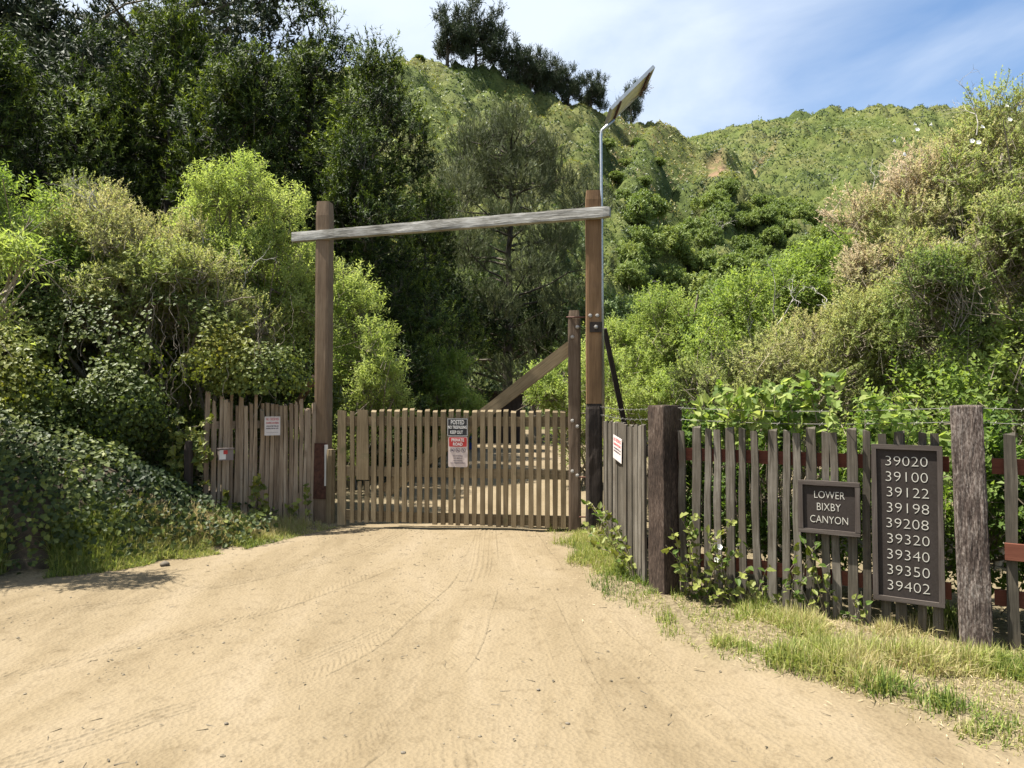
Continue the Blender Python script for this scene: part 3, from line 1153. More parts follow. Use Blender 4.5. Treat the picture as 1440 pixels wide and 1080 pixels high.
for i, (x_, y_) in enumerate(pts):
    s = r.uniform(.55, 1.05)
    dup_tree(src[i % 4], (x_, y_, float(hill_z(x_, y_)) - .5), 'round leafy green tree in the wooded gully of the far slope', r.uniform(0, 6.28), s, s * r.uniform(.85, 1.2))
# bushes that stand out on the near spur
for i, (px, d, s) in enumerate(((770, 80, .5), (790, 86, .55), (812, 92, .6), (880, 112, .75), (905, 104, .8), (880, 70, .45), (835, 72, .42), (905, 60, .4), (870, 56, .36), (590, 113, .5), (1025, 165, .6), (838, 106, .95), (852, 110, 1.0), (868, 104, .9), (845, 96, .75), (882, 96, .95), (898, 90, .9), (912, 84, .85), (925, 76, .8), (934, 70, .75), (900, 122, .8), (920, 116, .9), (795, 100, .5), (760, 104, .4), (720, 96, .35), (690, 100, .35))):
    s *= .68
    x_ = (px - CX) / F * d
    dup_tree(src[i % 4], (x_, d, float(hill_z(x_, d)) - .4 * s), 'dark green rounded bush standing out on the near spur', i * 1.7, s, s * .8, 'bushes on the near spur')
# pale leafless trees on the far slope
for i, (px, d, hh) in enumerate(((1008, 98, 5.0), (1120, 92, 4.0), (985, 84, 4.0), (1175, 150, 5.0), (905, 76, 3.5))):
    x_ = (px - CX) / F * d
    rr = rng_(380 + i)
    b = (x_, d, float(hill_z(x_, d)) - .3)
    th = thing('bare_tree', ['pale leafless tree in the middle of the wooded gully', 'grey bare tree above the right of the gully trees', 'small pale bare tree left of the taller one in the gully',
                             'greyish bare tree high on the far slope', 'small grey bare tree at the foot of the near spur'][i], 'tree', b, 'leafless trees on the hillside')
    g = Geo()
    g.tube(limb((0, 0, -.5), (rr.normal(0, .3), 0, hh * .5), rr, 5, .1), np.linspace(.13, .07, 5), 5)
    link('trunk', g.mesh('trunk', M_DEAD), th, Matrix.Translation(b))
    g = Geo()
    for _ in range(6):
        bare(g, (0, 0, hh * rr.uniform(.25, .5)), (rr.normal(0, .8), rr.normal(0, .5), .9), hh * .3, rr, 3, .055)
    link('branches', g.mesh('branches', M_DEAD), th, Matrix.Translation(b))

# cypresses on the ridge
csrc = []
CY_ = [(628, 76, 0, 113, 0, 'leftmost of the dark cypresses in the ridge row, thin bare lower trunk'),
       (668, 92, -4, 115, 1, 'tallest and densest dark cypress of the row on the ridge'),
       (722, 108, 38, 117, 2, 'dark cypress with forked bare trunks just right of the tallest ridge cypress'),
       (746, 120, 46, 118, 0, 'dark cypress with one straight bare trunk in the middle of the ridge row'),
       (772, 126, 58, 119, 1, 'shorter dark cypress on the ridge right of the straight trunked one'),
       (800, 130, 76, 121, 2, 'low dark cypress second from the right end of the ridge row'),
       (832, 134, 84, 123, 0, 'small windswept cypress at the right end of the ridge row'),
       (890, 146, 92, 133, 1, 'lone dark cypress on the ridge seen behind the solar panel')]
for v in range(3):
    r = rng_(400 + v)
    lb = []
    H = 10.0
    for i in range(46):
        a = r.uniform(0, 6.28)
        e = r.uniform(.05, 1.3)
        L_ = r.uniform(1.6, 4.6) * (1 if e > .5 else .85)
        hz = r.uniform(1.7, 5.2)
        c = (math.cos(a) * L_ * math.cos(e) * 1.0 + .5, math.sin(a) * L_ * math.cos(e), hz + L_ * math.sin(e))
        lb.append((*c, .72, .72, .6))
    px, pb, ptop, d, _, lab = CY_[v]
    x_ = (px - CX) / F * d
    t = tree('cypress_tree', lab, 'tree', (x_, d, 0), 8.0, lb, 820, 410 + v, G_CYP, trunk_r=.32, group='cypresses on the ridge', tl=2.0, k=12, L=.50, W=.11, up=.8, thr=.32, nsc=.7, spread=.5, tint=(.55, .3))
    csrc.append(t)
for i, (px, pb, ptop, d, v, lab) in enumerate(CY_):
    x_ = (px - CX) / F * d
    zb = float(hill_z(x_, d)) - .3
    ht = (at(px, ptop, d).z - zb) * (1 if i < 2 else .86)
    s = ht / 9.7
    if i < 3:
        t = csrc[i]
        M = Matrix.Translation((x_, d, zb))
        t[0].matrix_basis = M
        WM[t[0].name] = M
        for p in t[1:]:
            p.matrix_basis = Matrix.Diagonal((s * .86, s * .86, s, 1))
    else:
        dup_tree(csrc[v], (x_, d, zb), lab, i * 2.1, s * (.9 if i < 7 else .62), s)

# ================================================================== MIDDLE TREES
# airy grey pine above the road
r = rng_(500)
H = 15.2
lb = []
for i in range(60):
    t = .16 + .82 * (i + r.random()) / 60
    pr = 5.0 * math.sin(min(1, (1 - t) * 1.6 + .12) * math.pi * .55) * r.uniform(.4, 1.08)
    a = i * 2.4
    lb.append((math.cos(a) * pr, math.sin(a) * pr, t * H, 1.15, 1.15, .85))
for dx in (-1.0, .5, 1.5):
    for k_ in range(4):
        lb.append((dx * 1.2, r.normal(0, .5), H * (.82 + .045 * k_), .5, .5, .7))
tree('pine_tree', 'tall airy grey green pine rising behind the gate under the beam', 'tree', (-.2, 34, 0), H, lb, 8400, 501, G_PINE, trunk_r=.30, tl=.50, k=17, L=.24, W=.019, up=1.1, thr=.40, nsc=1.0, spread=.42, tint=(.48, .36), tri=True, inner=.3)
# low dense bay trees closing the view behind the road
for i, (x_, y_, R, H, lab) in enumerate(((-3.4, 31, 3.4, 8.0, 'dense dark bay tree left of the pine behind the gate'), (1.2, 37, 3.8, 7.6, 'dense dark tree at the end of the dirt road below the pine'),
                                         (4.6, 33, 3.2, 6.6, 'dark leafy tree right of the pine behind the tall gate post'))):
    r = rng_(520 + i)
    tree('bay_tree', lab, 'tree', (x_, y_, 0), H, round_lobes(R, H, 22, r, .95), 2000, 525 + i, G_RED if i < 2 else G_HTREE, trunk_r=.28, tri=True, tl=.5, k=10, L=.17, W=.07, up=.35, thr=.28, nsc=.8, tint=(.42, .3), inner=.35)

# redwoods on the left
rsrc = []
for v, (H, R, n) in enumerate(((10.5, 2.5, 52), (11.5, 2.7, 58), (9.5, 2.4, 46))):
    r = rng_(600 + v)
    lb = conifer_lobes(H, R, n, r, .06, 1.0, (.75, 1.2), .5)
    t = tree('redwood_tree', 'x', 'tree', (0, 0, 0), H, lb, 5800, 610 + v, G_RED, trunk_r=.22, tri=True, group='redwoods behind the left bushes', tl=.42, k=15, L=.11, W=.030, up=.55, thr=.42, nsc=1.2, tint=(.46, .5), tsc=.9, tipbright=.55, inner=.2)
    rsrc.append((t, H))
RW = [(527, 72, 17.0, 1, 'redwood beside the open hillside, rightmost of the dark left grove'), (432, 30, 18.5, 0, 'redwood with a thin feathery top against the sky'),
      (335, 88, 15.6, 2, 'bright tipped redwood right behind the rounded willow bush'), (238, 14, 17.2, 1, 'tall redwood with a bright green leader left of the post'),
      (110, 66, 16.0, 0, 'broad dark redwood above the left bushes'), (-30, 60, 15.5, 2, 'dark redwood cut by the left edge of the photo'), (600, 290, 25, 2, 'low dark redwood left of the pine'), (395, 120, 21, 1, 'shaded redwood deep between the feathery top and the leader'),
      (170, 60, 22, 2, 'shaded redwood deep behind the broad dark one'), (505, 190, 15.2, 0, 'short dark redwood just behind the left gate post')]
used = set()
for i, (px, pt, d, v, lab) in enumerate(RW):
    x_ = (px - CX) / F * d
    zt = at(px, pt, d).z
    t, H = rsrc[v]
    s = zt / H
    sx = s * (.95 if i != 0 else 1.05)
    if v not in used:
        used.add(v)
        M = Matrix.Translation((x_, d, -.1))
        t[0].matrix_basis = M
        WM[t[0].name] = M
        t[0]['label'] = lab
        for p in t[1:]:
            p.matrix_basis = Matrix.Diagonal((sx, sx, s, 1))
    else:
        dup_tree(t, (x_, d, -.1), lab, i * 1.9, sx, s, None)

# big old cypress over the top left corner
for i, (x_, y_, H, seed, lab, lx) in enumerate(((-11.8, 24, 17, 701, 'huge dark cypress spreading over the top left of the grove', 1.0), (-15.5, 22, 15, 702, 'grey limbed old cypress at the top left corner', 1.0))):
    r = rng_(seed)
    lb = []
    for k_ in range(60):
        a = r.uniform(0, 6.28)
        L_ = r.uniform(1.0, 5.6)
        lb.append((math.cos(a) * L_, math.sin(a) * L_, H * r.uniform(.42, 1.0) - L_ * .12, 1.45, 1.45, .85))
    tree('old_cypress', lab, 'tree', (x_, y_, 0), H, lb, 9000 - 2500 * i, seed, G_CYP if i == 0 else G_PINE, trunk_r=.36, tri=True, tl=.6, k=12, L=.19, W=.06, up=.25, thr=.32, nsc=.8, tint=(.4, .3), spread=.8, bark=M_TWIG if i else None)

# bushes just behind the gate
shrub('willow_bush', 'bright willow bush left of the road behind the left gate post', 'bush', (-2.9, 13.0, 0), [(-2.75, 12.8, 1.55, .75, .8, 1.15), (-3.0, 13.0, 2.9, .75, .8, .95), (-2.55, 12.6, 2.3, .55, .6, .6), (-3.4, 13.2, 3.6, .7, .7, .8), (-3.3, 12.6, 1.0, .9, .8, 1.0)],
      2100, 801, G_WILLOW, tl=.40, k=16, L=.075, W=.020, tint=(.55, .22))
shrub('willow_bush', 'drooping green bush left of the road beyond the gate', 'bush', (-1.75, 16.5, 0), [(-1.7, 16.2, 1.75, .85, .8, .75), (-1.25, 16.0, 1.3, .6, .6, .55), (-2.3, 16.5, 1.2, .9, .8, 1.2), (-1.9, 16.6, 2.6, .7, .7, .6)],
      2000, 802, G_WILLOW, tl=.40, k=15, L=.085, W=.024, tint=(.42, .22))
shrub('willow_bush', 'bright green bush between the gate stile and the tall right post', 'bush', (1.55, 14.2, 0), [(1.25, 13.8, 1.7, .85, .8, .85), (1.9, 14.0, 2.0, .9, .9, 1.0), (1.7, 14.2, .9, .9, .9, .9), (.75, 13.9, 1.75, .45, .5, .4), (2.7, 14.4, 1.9, 1.0, .9, 1.1)],
      2600, 803, G_WILLOW, tl=.36, k=16, L=.07, W=.022, tint=(.50, .22))

# ---- left bushes behind the fence and bank
shrub('willow_bush', 'rounded pale green willow bush left of the tall left gate post', 'bush', (-4.1, 11.0, 0), [(-4.05, 10.9, 4.25, .98, .9, .95), (-3.5, 10.8, 3.6, .7, .7, .7), (-4.6, 10.8, 3.5, .8, .8, .8), (-3.7, 10.7, 2.6, .85, .8, .9), (-3.15, 10.7, 2.9, .35, .4, .5)],
      4300, 811, G_WILLOW, tl=.34, k=17, L=.060, W=.019, tint=(.58, .2), thr=.30)
shrub('coyote_brush', 'olive and tan coyote brush above the ivy bank left of the willow bush', 'bush', (-5.4, 10.3, .6), [(-5.2, 9.9, 3.75, .85, .8, .75), (-5.9, 10.2, 3.9, .8, .8, .8), (-4.6, 9.8, 3.2, .8, .7, .65), (-5.5, 9.8, 2.9, 1.0, .8, .8), (-3.9, 9.9, 2.75, .85, .6, .55)],
      5400, 812, G_COYOTE, tri=True, tl=.26, k=19, L=.034, W=.014, tint=(.36, .50), dead=9, thr=.34, tsc=.7, twigfrac=.6)
shrub('leafy_bush', 'bright green leafy bush at the left edge above the shaded bank', 'bush', (-6.9, 9.7, .8), [(-6.6, 9.4, 3.85, .95, .85, .85), (-7.6, 9.6, 3.7, 1.1, .9, .95), (-6.3, 9.2, 3.0, .8, .8, .7), (-7.2, 9.2, 2.8, 1.2, .8, .9), (-5.9, 9.5, 3.3, .5, .5, .5)],
      4200, 813, G_BRIGHT, tl=.34, k=15, L=.065, W=.022, tint=(.45, .3), thr=.32)
shrub('shaded_bush', 'dense shaded bush behind the ivy bank beneath the coyote brush', 'bush', (-5.5, 10.4, .4), [(-4.4, 10.3, 1.5, 1.1, .8, 1.3), (-5.7, 10.2, 1.9, 1.2, .8, 1.2), (-7.0, 10.0, 1.9, 1.3, .8, 1.3), (-3.3, 10.6, 1.2, .8, .6, 1.2)],
      2600, 814, G_VINE, tri=True, tl=.35, k=12, L=.06, W=.042, tint=(.3, .25), thr=.22, inner=.4)
shrub('olive_bush', 'olive green bush filling the gap between the tan brush and the rounded willow', 'bush', (-4.5, 9.9, .5), [(-4.55, 9.55, 3.35, .6, .5, .55), (-4.1, 9.6, 2.75, .6, .45, .5), (-5.1, 9.2, 2.9, .6, .45, .5), (-5.9, 9.1, 3.0, .6, .45, .55)],
      1900, 816, G_COYOTE, tri=True, tl=.28, k=17, L=.048, W=.020, tint=(.34, .3), thr=.36, twigfrac=.5)
shrub('willow_branch', 'pale long leaved willow boughs hanging in at the left edge of the photo', 'bush', (-5.9, 6.6, .9), [(-4.85, 6.65, 3.02, .32, .4, .18), (-4.95, 6.6, 2.5, .28, .35, .26), (-5.5, 6.7, 2.2, .45, .45, .5), (-5.6, 6.8, 2.8, .5, .5, .5)],
      360, 815, G_WILLOW, tl=.45, k=14, L=.105, W=.020, up=.05, tint=(.62, .2), thr=.25, droop=.5, stems=8)

# ---- right bushes behind the picket fence
shrub('willow_bush', 'yellow green bush just right of the tall right gate post', 'bush', (2.3, 12.0, 0), [(1.9, 11.4, 2.1, .75, .8, .75), (2.6, 11.6, 2.55, .9, .9, .85), (2.3, 11.2, 1.3, 1.0, .9, 1.0), (1.5, 10.2, 1.5, .45, .6, .75), (3.3, 11.4, 2.4, .8, .8, .9)],
      4100, 821, G_WILLOW, tl=.30, k=17, L=.052, W=.019, tint=(.55, .26), thr=.30)
shrub('leafy_bush', 'bright vine covered bush below the dark gully trees', 'bush', (3.6, 10.6, 0), [(3.4, 10.2, 2.75, .85, .8, .8), (4.2, 10.3, 3.05, .9, .8, .85), (3.6, 9.8, 1.9, 1.1, .8, .9), (2.9, 9.6, 1.6, .9, .7, .8), (4.9, 10.5, 3.5, .7, .7, .7)],
      4400, 822, G_BRIGHT, tl=.30, k=15, L=.056, W=.024, tint=(.56, .32), thr=.30)
shrub('coyote_brush', 'olive coyote brush in front of the vine covered bush behind the pickets', 'bush', (3.2, 8.6, 0), [(2.6, 8.3, 1.75, .8, .6, .65), (3.5, 8.4, 2.05, .95, .7, .75), (4.3, 8.6, 2.3, .8, .7, .8), (3.0, 8.2, 1.1, 1.1, .6, .8)],
      5600, 823, G_COYOTE, tri=True, tl=.24, k=20, L=.032, W=.014, tint=(.34, .45), thr=.34, twigfrac=.6, dead=5)
tb = shrub('dry_brush', 'tall tan brown brush with white flowers rising at the right edge', 'bush', (6.6, 10.0, 0), [(5.5, 9.8, 4.0, .85, .8, .85), (6.3, 9.6, 4.6, .95, .8, .85), (7.2, 9.6, 4.9, 1.1, .9, 1.0), (6.0, 9.4, 3.3, 1.1, .8, .9), (7.2, 9.2, 3.6, 1.2, .8, 1.1), (5.1, 9.7, 3.2, .7, .7, .7), (8.2, 9.6, 5.0, 1.0, 1, 1.0)],
           8200, 824, G_DRY, tri=True, tl=.26, k=18, L=.042, W=.017, tint=(.57, .55), thr=.37, tsc=.8, twigfrac=.7, dead=12)
shrub('dry_brush', 'brown dry brush with bare stems over the right end of the picket fence', 'bush', (5.6, 7.9, 0), [(4.6, 7.7, 2.6, .75, .6, .7), (5.4, 7.6, 3.0, .9, .6, .8), (6.3, 7.6, 3.2, .9, .7, .9), (5.9, 7.3, 2.3, .8, .6, .6)],
      5600, 825, G_DRY, tri=True, tl=.24, k=18, L=.036, W=.015, tint=(.44, .55), thr=.40, twigfrac=.8, dead=10)
shrub('leafy_bush', 'shaded green undergrowth behind the right end of the fence', 'bush', (4.8, 7.2, 0), [(4.2, 7.4, 1.0, .9, .5, 1.0), (5.2, 7.0, 1.2, 1.0, .5, 1.1), (6.0, 6.4, 1.3, .8, .5, 1.1), (5.3, 7.6, 1.9, .9, .5, .6)],
      2100, 826, G_BRIGHT, tl=.34, k=11, L=.06, W=.036, tint=(.42, .3), thr=.34, stems=12)
shrub('leafy_bush', 'low bright green growth pressed against the back of the pickets', 'bush', (2.6, 6.1, 0), [(1.75, 6.5, .75, .45, .35, .75), (2.3, 6.2, .75, .5, .35, .8), (2.9, 5.8, .75, .5, .35, .75), (3.5, 5.3, .7, .5, .35, .7), (4.1, 4.95, .8, .5, .35, .85)],
      2000, 827, G_BRIGHT, tl=.30, k=11, L=.058, W=.032, tint=(.30, .35), thr=.38)

# white trumpet flowers on the right brush
fm = flower_mesh(.029)
r = rng_(829)
for i, (px, py, d) in enumerate(((1367, 198, 8.9), (1376, 200, 8.95), (1382, 178, 8.9), (1272, 217, 9.2), (1287, 174, 9.6), (1290, 182, 9.3), (1258, 198, 9.2), (1310, 175, 9.4), (1416, 148, 9.0), (1420, 168, 8.9))):
    p = at(px, py, d)
    link('flower', fm, tb, Matrix.Translation(p) @ (Vector((r.normal(0, .5), -1, r.uniform(.1, .8)))).to_track_quat('Z', 'Y').to_matrix().to_4x4())

# ---- ivy bank
IVY = [(0, 0), (-.12, .28), (.12, .50), (.38, .34), (.62, .36), (.70, .14), (1.0, 0), (.70, -.14), (.62, -.36), (.38, -.34), (.12, -.50), (-.12, -.28)]
IVY6 = [(0, 0), (-.06, .32), (.38, .46), (1.0, 0), (.38, -.46), (-.06, -.32)]


def ivy_cloud(x, y, z, nrm, r, L, T, g, out=IVY6):
    n = len(x)
    P = np.column_stack([x, y, z])
    nr = unit(nrm + r.normal(0, .38, (n, 3)))
    d = unit(np.cross(nr, r.normal(0, 1, (n, 3))) + np.array([0.05, -.25, -.45]))
    d = unit(d - nr * (d * nr).sum(1, keepdims=True))
    g.shaped(out, P, d, nr, L, T, .10)


r = rng_(840)
g = Geo()
n = 80000
x = r.uniform(-8.6, -2.4, n)
y = r.uniform(4.6, 10.2, n)
dl = np.interp(y, LEy, LEx) - x
ok = (dl > np.interp(y, [7, 8.6], [.38, -.02]) + r.uniform(0, .35, n)) & (fbm(np.column_stack([x, y]), 2.0, 33, 2) > .12)
# keep clear of the front of the stake fence
fx = np.interp(y, [8.7, 9.0, 9.9], [-4.1, -3.62, -2.55])
ok &= ~((y > 8.55) & (x > fx - .05 - (r.random(n) ** 3) * .5))
ok &= r.random(n) < np.interp(np.hypot(x, y), [7, 11], [1, .6])
x, y = x[ok], y[ok]
e = .05
h = bank_h(x, y)
nrm = unit(np.column_stack([-(bank_h(x + e, y) - h) / e, -(bank_h(x, y + e) - h) / e, np.ones(len(x))]))
off = r.uniform(.02, .26, len(x)) + .62 * np.clip(fbm(np.column_stack([x, y]), 1.7, 35, 3) - .38, 0, 1) - .02
P = np.column_stack([x, y, h]) + nrm * off[:, None]
T = np.clip(.31 + (fbm(P, 1.3, 36, 2) - .5) * 1.1 + r.normal(0, .20, len(x)), 0, 1)
ivy_cloud(P[:, 0], P[:, 1], P[:, 2], nrm + [.1, -.5, 0], r, r.uniform(.030, .066, len(x)), T, g)
th = thing('ivy_bank', 'dark green ivy covering the shaded bank left of the road', 'ivy', (-4.6, 7.8, 0))
link('foliage', g.mesh('foliage', G_IVY), th)

# vines hanging over the shrubs in front
g = Geo()
gs = Geo()
r = rng_(845)
vl = np.array([(-3.5, 9.75, 2.0, .8, .5, .75), (-4.4, 9.5, 2.3, .9, .5, .8), (-5.3, 9.3, 2.2, .9, .5, .9), (-6.3, 9.1, 2.2, 1.0, .5, 1.0), (-4.0, 9.5, 1.4, .8, .45, .6), (-5.0, 9.0, 1.7, .8, .5, .6), (-6.0, 8.6, 1.9, .9, .6, .7), (-6.9, 8.2, 2.2, .9, .6, .9)])
n = 34000
li = r.integers(0, len(vl), n)
d = rdir(r, n, -.9)
d[:, 1] = -np.abs(d[:, 1])
P = vl[li, :3] + [0, -.35, -.15] + d * vl[li, 3:] * r.uniform(.80, 1.15, (n, 1))
ok = (fbm(P, 1.9, 39, 3) > .46) & ~((P[:, 0] > -3.95) & (P[:, 2] < 1.75) & (P[:, 1] < np.interp(P[:, 0], [-3.9, -2.7], [9.0, 9.9])))
P, d = P[ok], d[ok]
tt = np.clip(.42 + (fbm(P, .8, 37, 2) - .5) * 1.1 + r.normal(0, .10, len(P)), 0, 1)
ivy_cloud(P[:, 0], P[:, 1], P[:, 2], d + [0, -.2, .3], r, r.uniform(.026, .060, len(P)), tt, g)
for i in range(46):
    px = r.uniform(-40, 430)
    dd = 8.9 + r.uniform(-.4, .5) + max(0, (px - 250)) * .004
    x_ = (px - CX) / F * dd
    zt = at(px, r.uniform(380, 520), dd).z
    zb = max(zt - r.uniform(.5, 1.5), 1.45 if px > 280 else .9)
    if zt - zb < .2:
        continue
    m = max(6, int((zt - zb) / .04))
    t = np.linspace(0, 1, m)
    P = np.column_stack([x_ + np.cumsum(r.normal(0, .02, m)), dd + np.cumsum(r.normal(0, .02, m)), zt + (zb - zt) * t])
    gs.tube(P, .0035, 3)
th = thing('hanging_vine', 'yellow green vine trailing down the shaded bushes behind the ivy bank', 'vine', (-5.0, 9.0, 1.0))
link('foliage', g.mesh('foliage', G_VINE), th)
link('stem', gs.mesh('stem', M_TWIG), th)

# ================================================================== GATEWAY
BLZ = -.15
E1 = Vector((-.985, .17, 0))  # along the gateway, to the left
pR, pL = Vector(((835 - CX) / F * 8.65, 8.65, 0)), Vector(((455 - CX) / F * 9.9, 9.9, 0))
ex = (pR - pL).normalized()
gw = thing('gateway', 'tall timber gateway of two brown posts under a silvery crossbeam', 'gateway', (0, 9.3, 0))
g = Geo()
g.post(.20, .20, 4.44 - BLZ, 1, .004, 5, 24, .06, sc=9)
o = link('post', g.mesh('post', M_POSTL, False), gw, Matrix.Translation((pL.x, pL.y, BLZ)) @ Matrix.Rotation(rad(-8), 4, 'Z'))
o['label'] = 'paler left post with a rusty plate at its foot'
postL = o
g = Geo()
zt = at(835, 270, 8.65).z
g.post(.19, .19, zt - 1.62, 2, .004, 5, 24, .06, z0=0, sc=9)
o = link('post', g.mesh('post', M_POST), gw, Matrix.Translation((pR.x, pR.y, 1.62)) @ Matrix.Rotation(rad(-4), 4, 'Z'))
o['label'] = 'orange brown right post with a dark lower half'
postR = o
g = Geo()
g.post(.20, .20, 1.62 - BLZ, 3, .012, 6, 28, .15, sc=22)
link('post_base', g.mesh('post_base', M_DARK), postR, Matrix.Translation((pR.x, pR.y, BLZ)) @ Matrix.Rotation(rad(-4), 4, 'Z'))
a, b = at(413, 334, 9.98), at(858, 298, 8.46)
g = Geo()
Lb = (b - a).length
g.post(.135, .10, Lb, 5, .007, 5, 60, .05, sc=10)
M = frame(a, (0, 0, -1), b - a)
link('crossbeam', g.mesh('crossbeam', M_BEAM), gw, M)
# metal plate and white strip on the left post foot
nL = Vector((math.sin(rad(-8)), -math.cos(rad(-8)), 0))
eL = Vector((math.cos(rad(-8)), math.sin(rad(-8)), 0))
g = Geo()
g.box((0, 0, 0), (.102, .006, .38))
for a_ in (-.28, 0, .28):
    for s_ in (-.06,):
        g.box((s_, -.009, a_), (.008, .004, .008))
link('foot_plate', g.mesh('foot_plate', M_RUST), postL, frame(Vector((pL.x, pL.y, 0)) + nL * .112 + Vector((0, 0, .70)), eL))
g = Geo()
g.plank(.045, .018, .56, random.Random(3), .001)
link('white_strip', g.mesh('white_strip', M_WHITE), postL, frame(Vector((pL.x, pL.y, 0)) + nL * .128 + eL * .10 + Vector((0, 0, .50)), eL))
# bracket plate, bolts, strut of right post
nR = Vector((math.sin(rad(-4)), -math.cos(rad(-4)), 0))
eR = Vector((math.cos(rad(-4)), math.sin(rad(-4)), 0))


def bolt_mesh(rr, hh):
    g = Geo()
    th = np.arange(8) / 8 * 2 * np.pi
    V = np.vstack([np.column_stack([np.cos(th) * rr, np.sin(th) * rr, np.zeros(8)]), np.column_stack([np.cos(th) * rr * .8, np.sin(th) * rr * .8, np.full(8, hh)]), [[0, 0, hh * 1.25]]])
    Fa = []
    for j in range(8):
        q = (j + 1) % 8
        Fa += [(j, q, q + 8), (j, q + 8, j + 8), (8 + j, 8 + q, 16)]
    g.add(V, Fa)
    return g.mesh('bolt', M_BOLT)


BOLT = bolt_mesh(.026, .018)


def bolt(p, nrm, parent):
    return link('bolt', BOLT, parent, Matrix.Translation(p) @ Vector(nrm).to_track_quat('Z', 'Y').to_matrix().to_4x4())


for px in (830, 840):
    p = at(px, 444, 8.55)
    bolt(p, nR, postR)
g = Geo()
g.box((0, 0, 0), (.075, .008, .062))
p = at(838, 460, 8.54)
pl = link('bracket_plate', g.mesh('bracket_plate', M_DARK), postR, frame(p, eR))
bolt(p + nR * .010, nR, pl)
g = Geo()
a, b = at(850, 462, 8.85), at(876, 600, 9.6)
b.z = -.1
b.x += .3
g.plank(.065, .065, (b - a).length, random.Random(9), .010)
link('strut', g.mesh('strut', M_DARK), gw, frame(a, (1, 0, 0), b - a))
g = Geo()
a, b = at(443, 530, 10.05), at(405, 590, 10.6)
b = a + (b - a) * 1.9
g.plank(.09, .05, (b - a).length, random.Random(10), .004)
link('strut', g.mesh('strut', M_POSTL), gw, frame(a, (1, 0, 0), b - a))

# ================================================================== GATE
gl, gr = Vector((-2.30, 9.52, 0)), Vector(((808 - CX) / F * 8.95, 8.95, 0))
ge = (gr - gl).normalized()
gn = Vector((ge.y, -ge.x, 0))
gt = thing('gate', 'wooden picket gate with a diagonal brace closing the dirt road', 'gate', (0, 9.2, 0))
GL = (gr - gl).length
ZT = 1.55
var = []
for v in range(6):
    g = Geo()
    g.plank(.060, .030, ZT - .07 + (v - 3) * .004, random.Random(50 + v), .0025, top=.004, slope=.026)
    var.append(g.mesh('picket', M_GATE))
rr = random.Random(7)
n = 25
for i in range(n):
    s = .50 + (GL - .14 - .50) * i / (n - 1) + rr.uniform(-.006, .006)
    p = gl + ge * s + gn * .035
    p.z = .075 + rr.uniform(-.01, .01) - .02 * (i / n)
    link('picket', var[i % 6], gt, frame(p, ge + Vector((0, 0, rr.uniform(-.006, .006)))))
# wider boards of the left end
for s, wd, zb, zt, off in ((.05, .105, .02, 1.53, .035), (.20, .055, .05, 1.52, .035), (.345, .15, .62, 1.54, .045), (.30, .05, .06, .60, .033), (.40, .06, .06, .60, .033)):
    g = Geo()
    g.plank(wd, .03, zt - zb, random.Random(int(s * 1000)), .003, top=.004)
    p = gl + ge * s + gn * off
    p.z = zb
    link('board', g.mesh('board', M_GATE), gt, frame(p, ge))
for z_, h_ in ((1.385, .12), (.725, .12), (.145, .13)):
    g = Geo()
    g.plank(h_, .04, GL - .06, random.Random(int(z_ * 100)), .003)
    p = gl + ge * .01
    p.z = z_
    link('rail', g.mesh('rail', M_GATE), gt, frame(p, (0, 0, -1), ge))
# brace
a, b = at(803, 487, 9.0), at(540, 692, 9.50)
g = Geo()
g.plank(.17, .045, (b - a).length, random.Random(77), .003, rings=6)
link('brace', g.mesh('brace', M_GATE), gt, frame(a - gn * .05, (0, 0, 1), b - a))
# hinge stile
g = Geo()
zt = at(808, 437, 8.95).z
g.post(.15, .13, zt - .05, 13, .006, 5, 26, .08, sc=14)
st = link('stile', g.mesh('stile', M_DARK2 if 'M_DARK2' in globals() else woodmat('stile_wood', [(.045, .03, .02), (.11, .078, .052), (.19, .145, .105)], rnd=0), False), gt, frame((gr.x, gr.y, .05), ge))
for px, py in ((812, 460), (805, 474), (805, 592), (812, 600), (805, 663), (812, 669)):
    bolt(at(px, py, 8.86), gn, st)
g = Geo()
for py in (446, 671, 727):
    a, b = at(797 if py == 446 else 812, py, 8.93), at(828, py, 8.70)
    g.tube([a, b], .011, 6)
link('hinge_rod', g.mesh('hinge_rod', M_RUST), gt)
# latch post beside the left gate post
lp = thing('latch_post', 'short round topped post between the left gate post and the gate', 'post', (-2.47, 9.75, 0))
g = Geo()
g.post(.11, .11, 1.10, 17, .005, 4, 14, .35, sc=12, z0=-.1)
link('post_shaft', g.mesh('post_shaft', M_GATE), lp, Matrix.Translation((-2.47, 9.72, 0)))


# ---- signs on the gate
def sign(name, label, cat, c, e, wd, ht, mats, th=.004, rounded=0.0):
    """flat sheet sign; returns (thing, matrix with X right, Y up, Z out)"""
    e = Vector(e).normalized()
    n_ = Vector((e.y, -e.x, 0))
    t = thing(name, label, cat, c)
    M = Matrix((e, Vector((0, 0, 1)), n_)).transposed().to_4x4()
    M.translation = Vector(c)
    return t, M


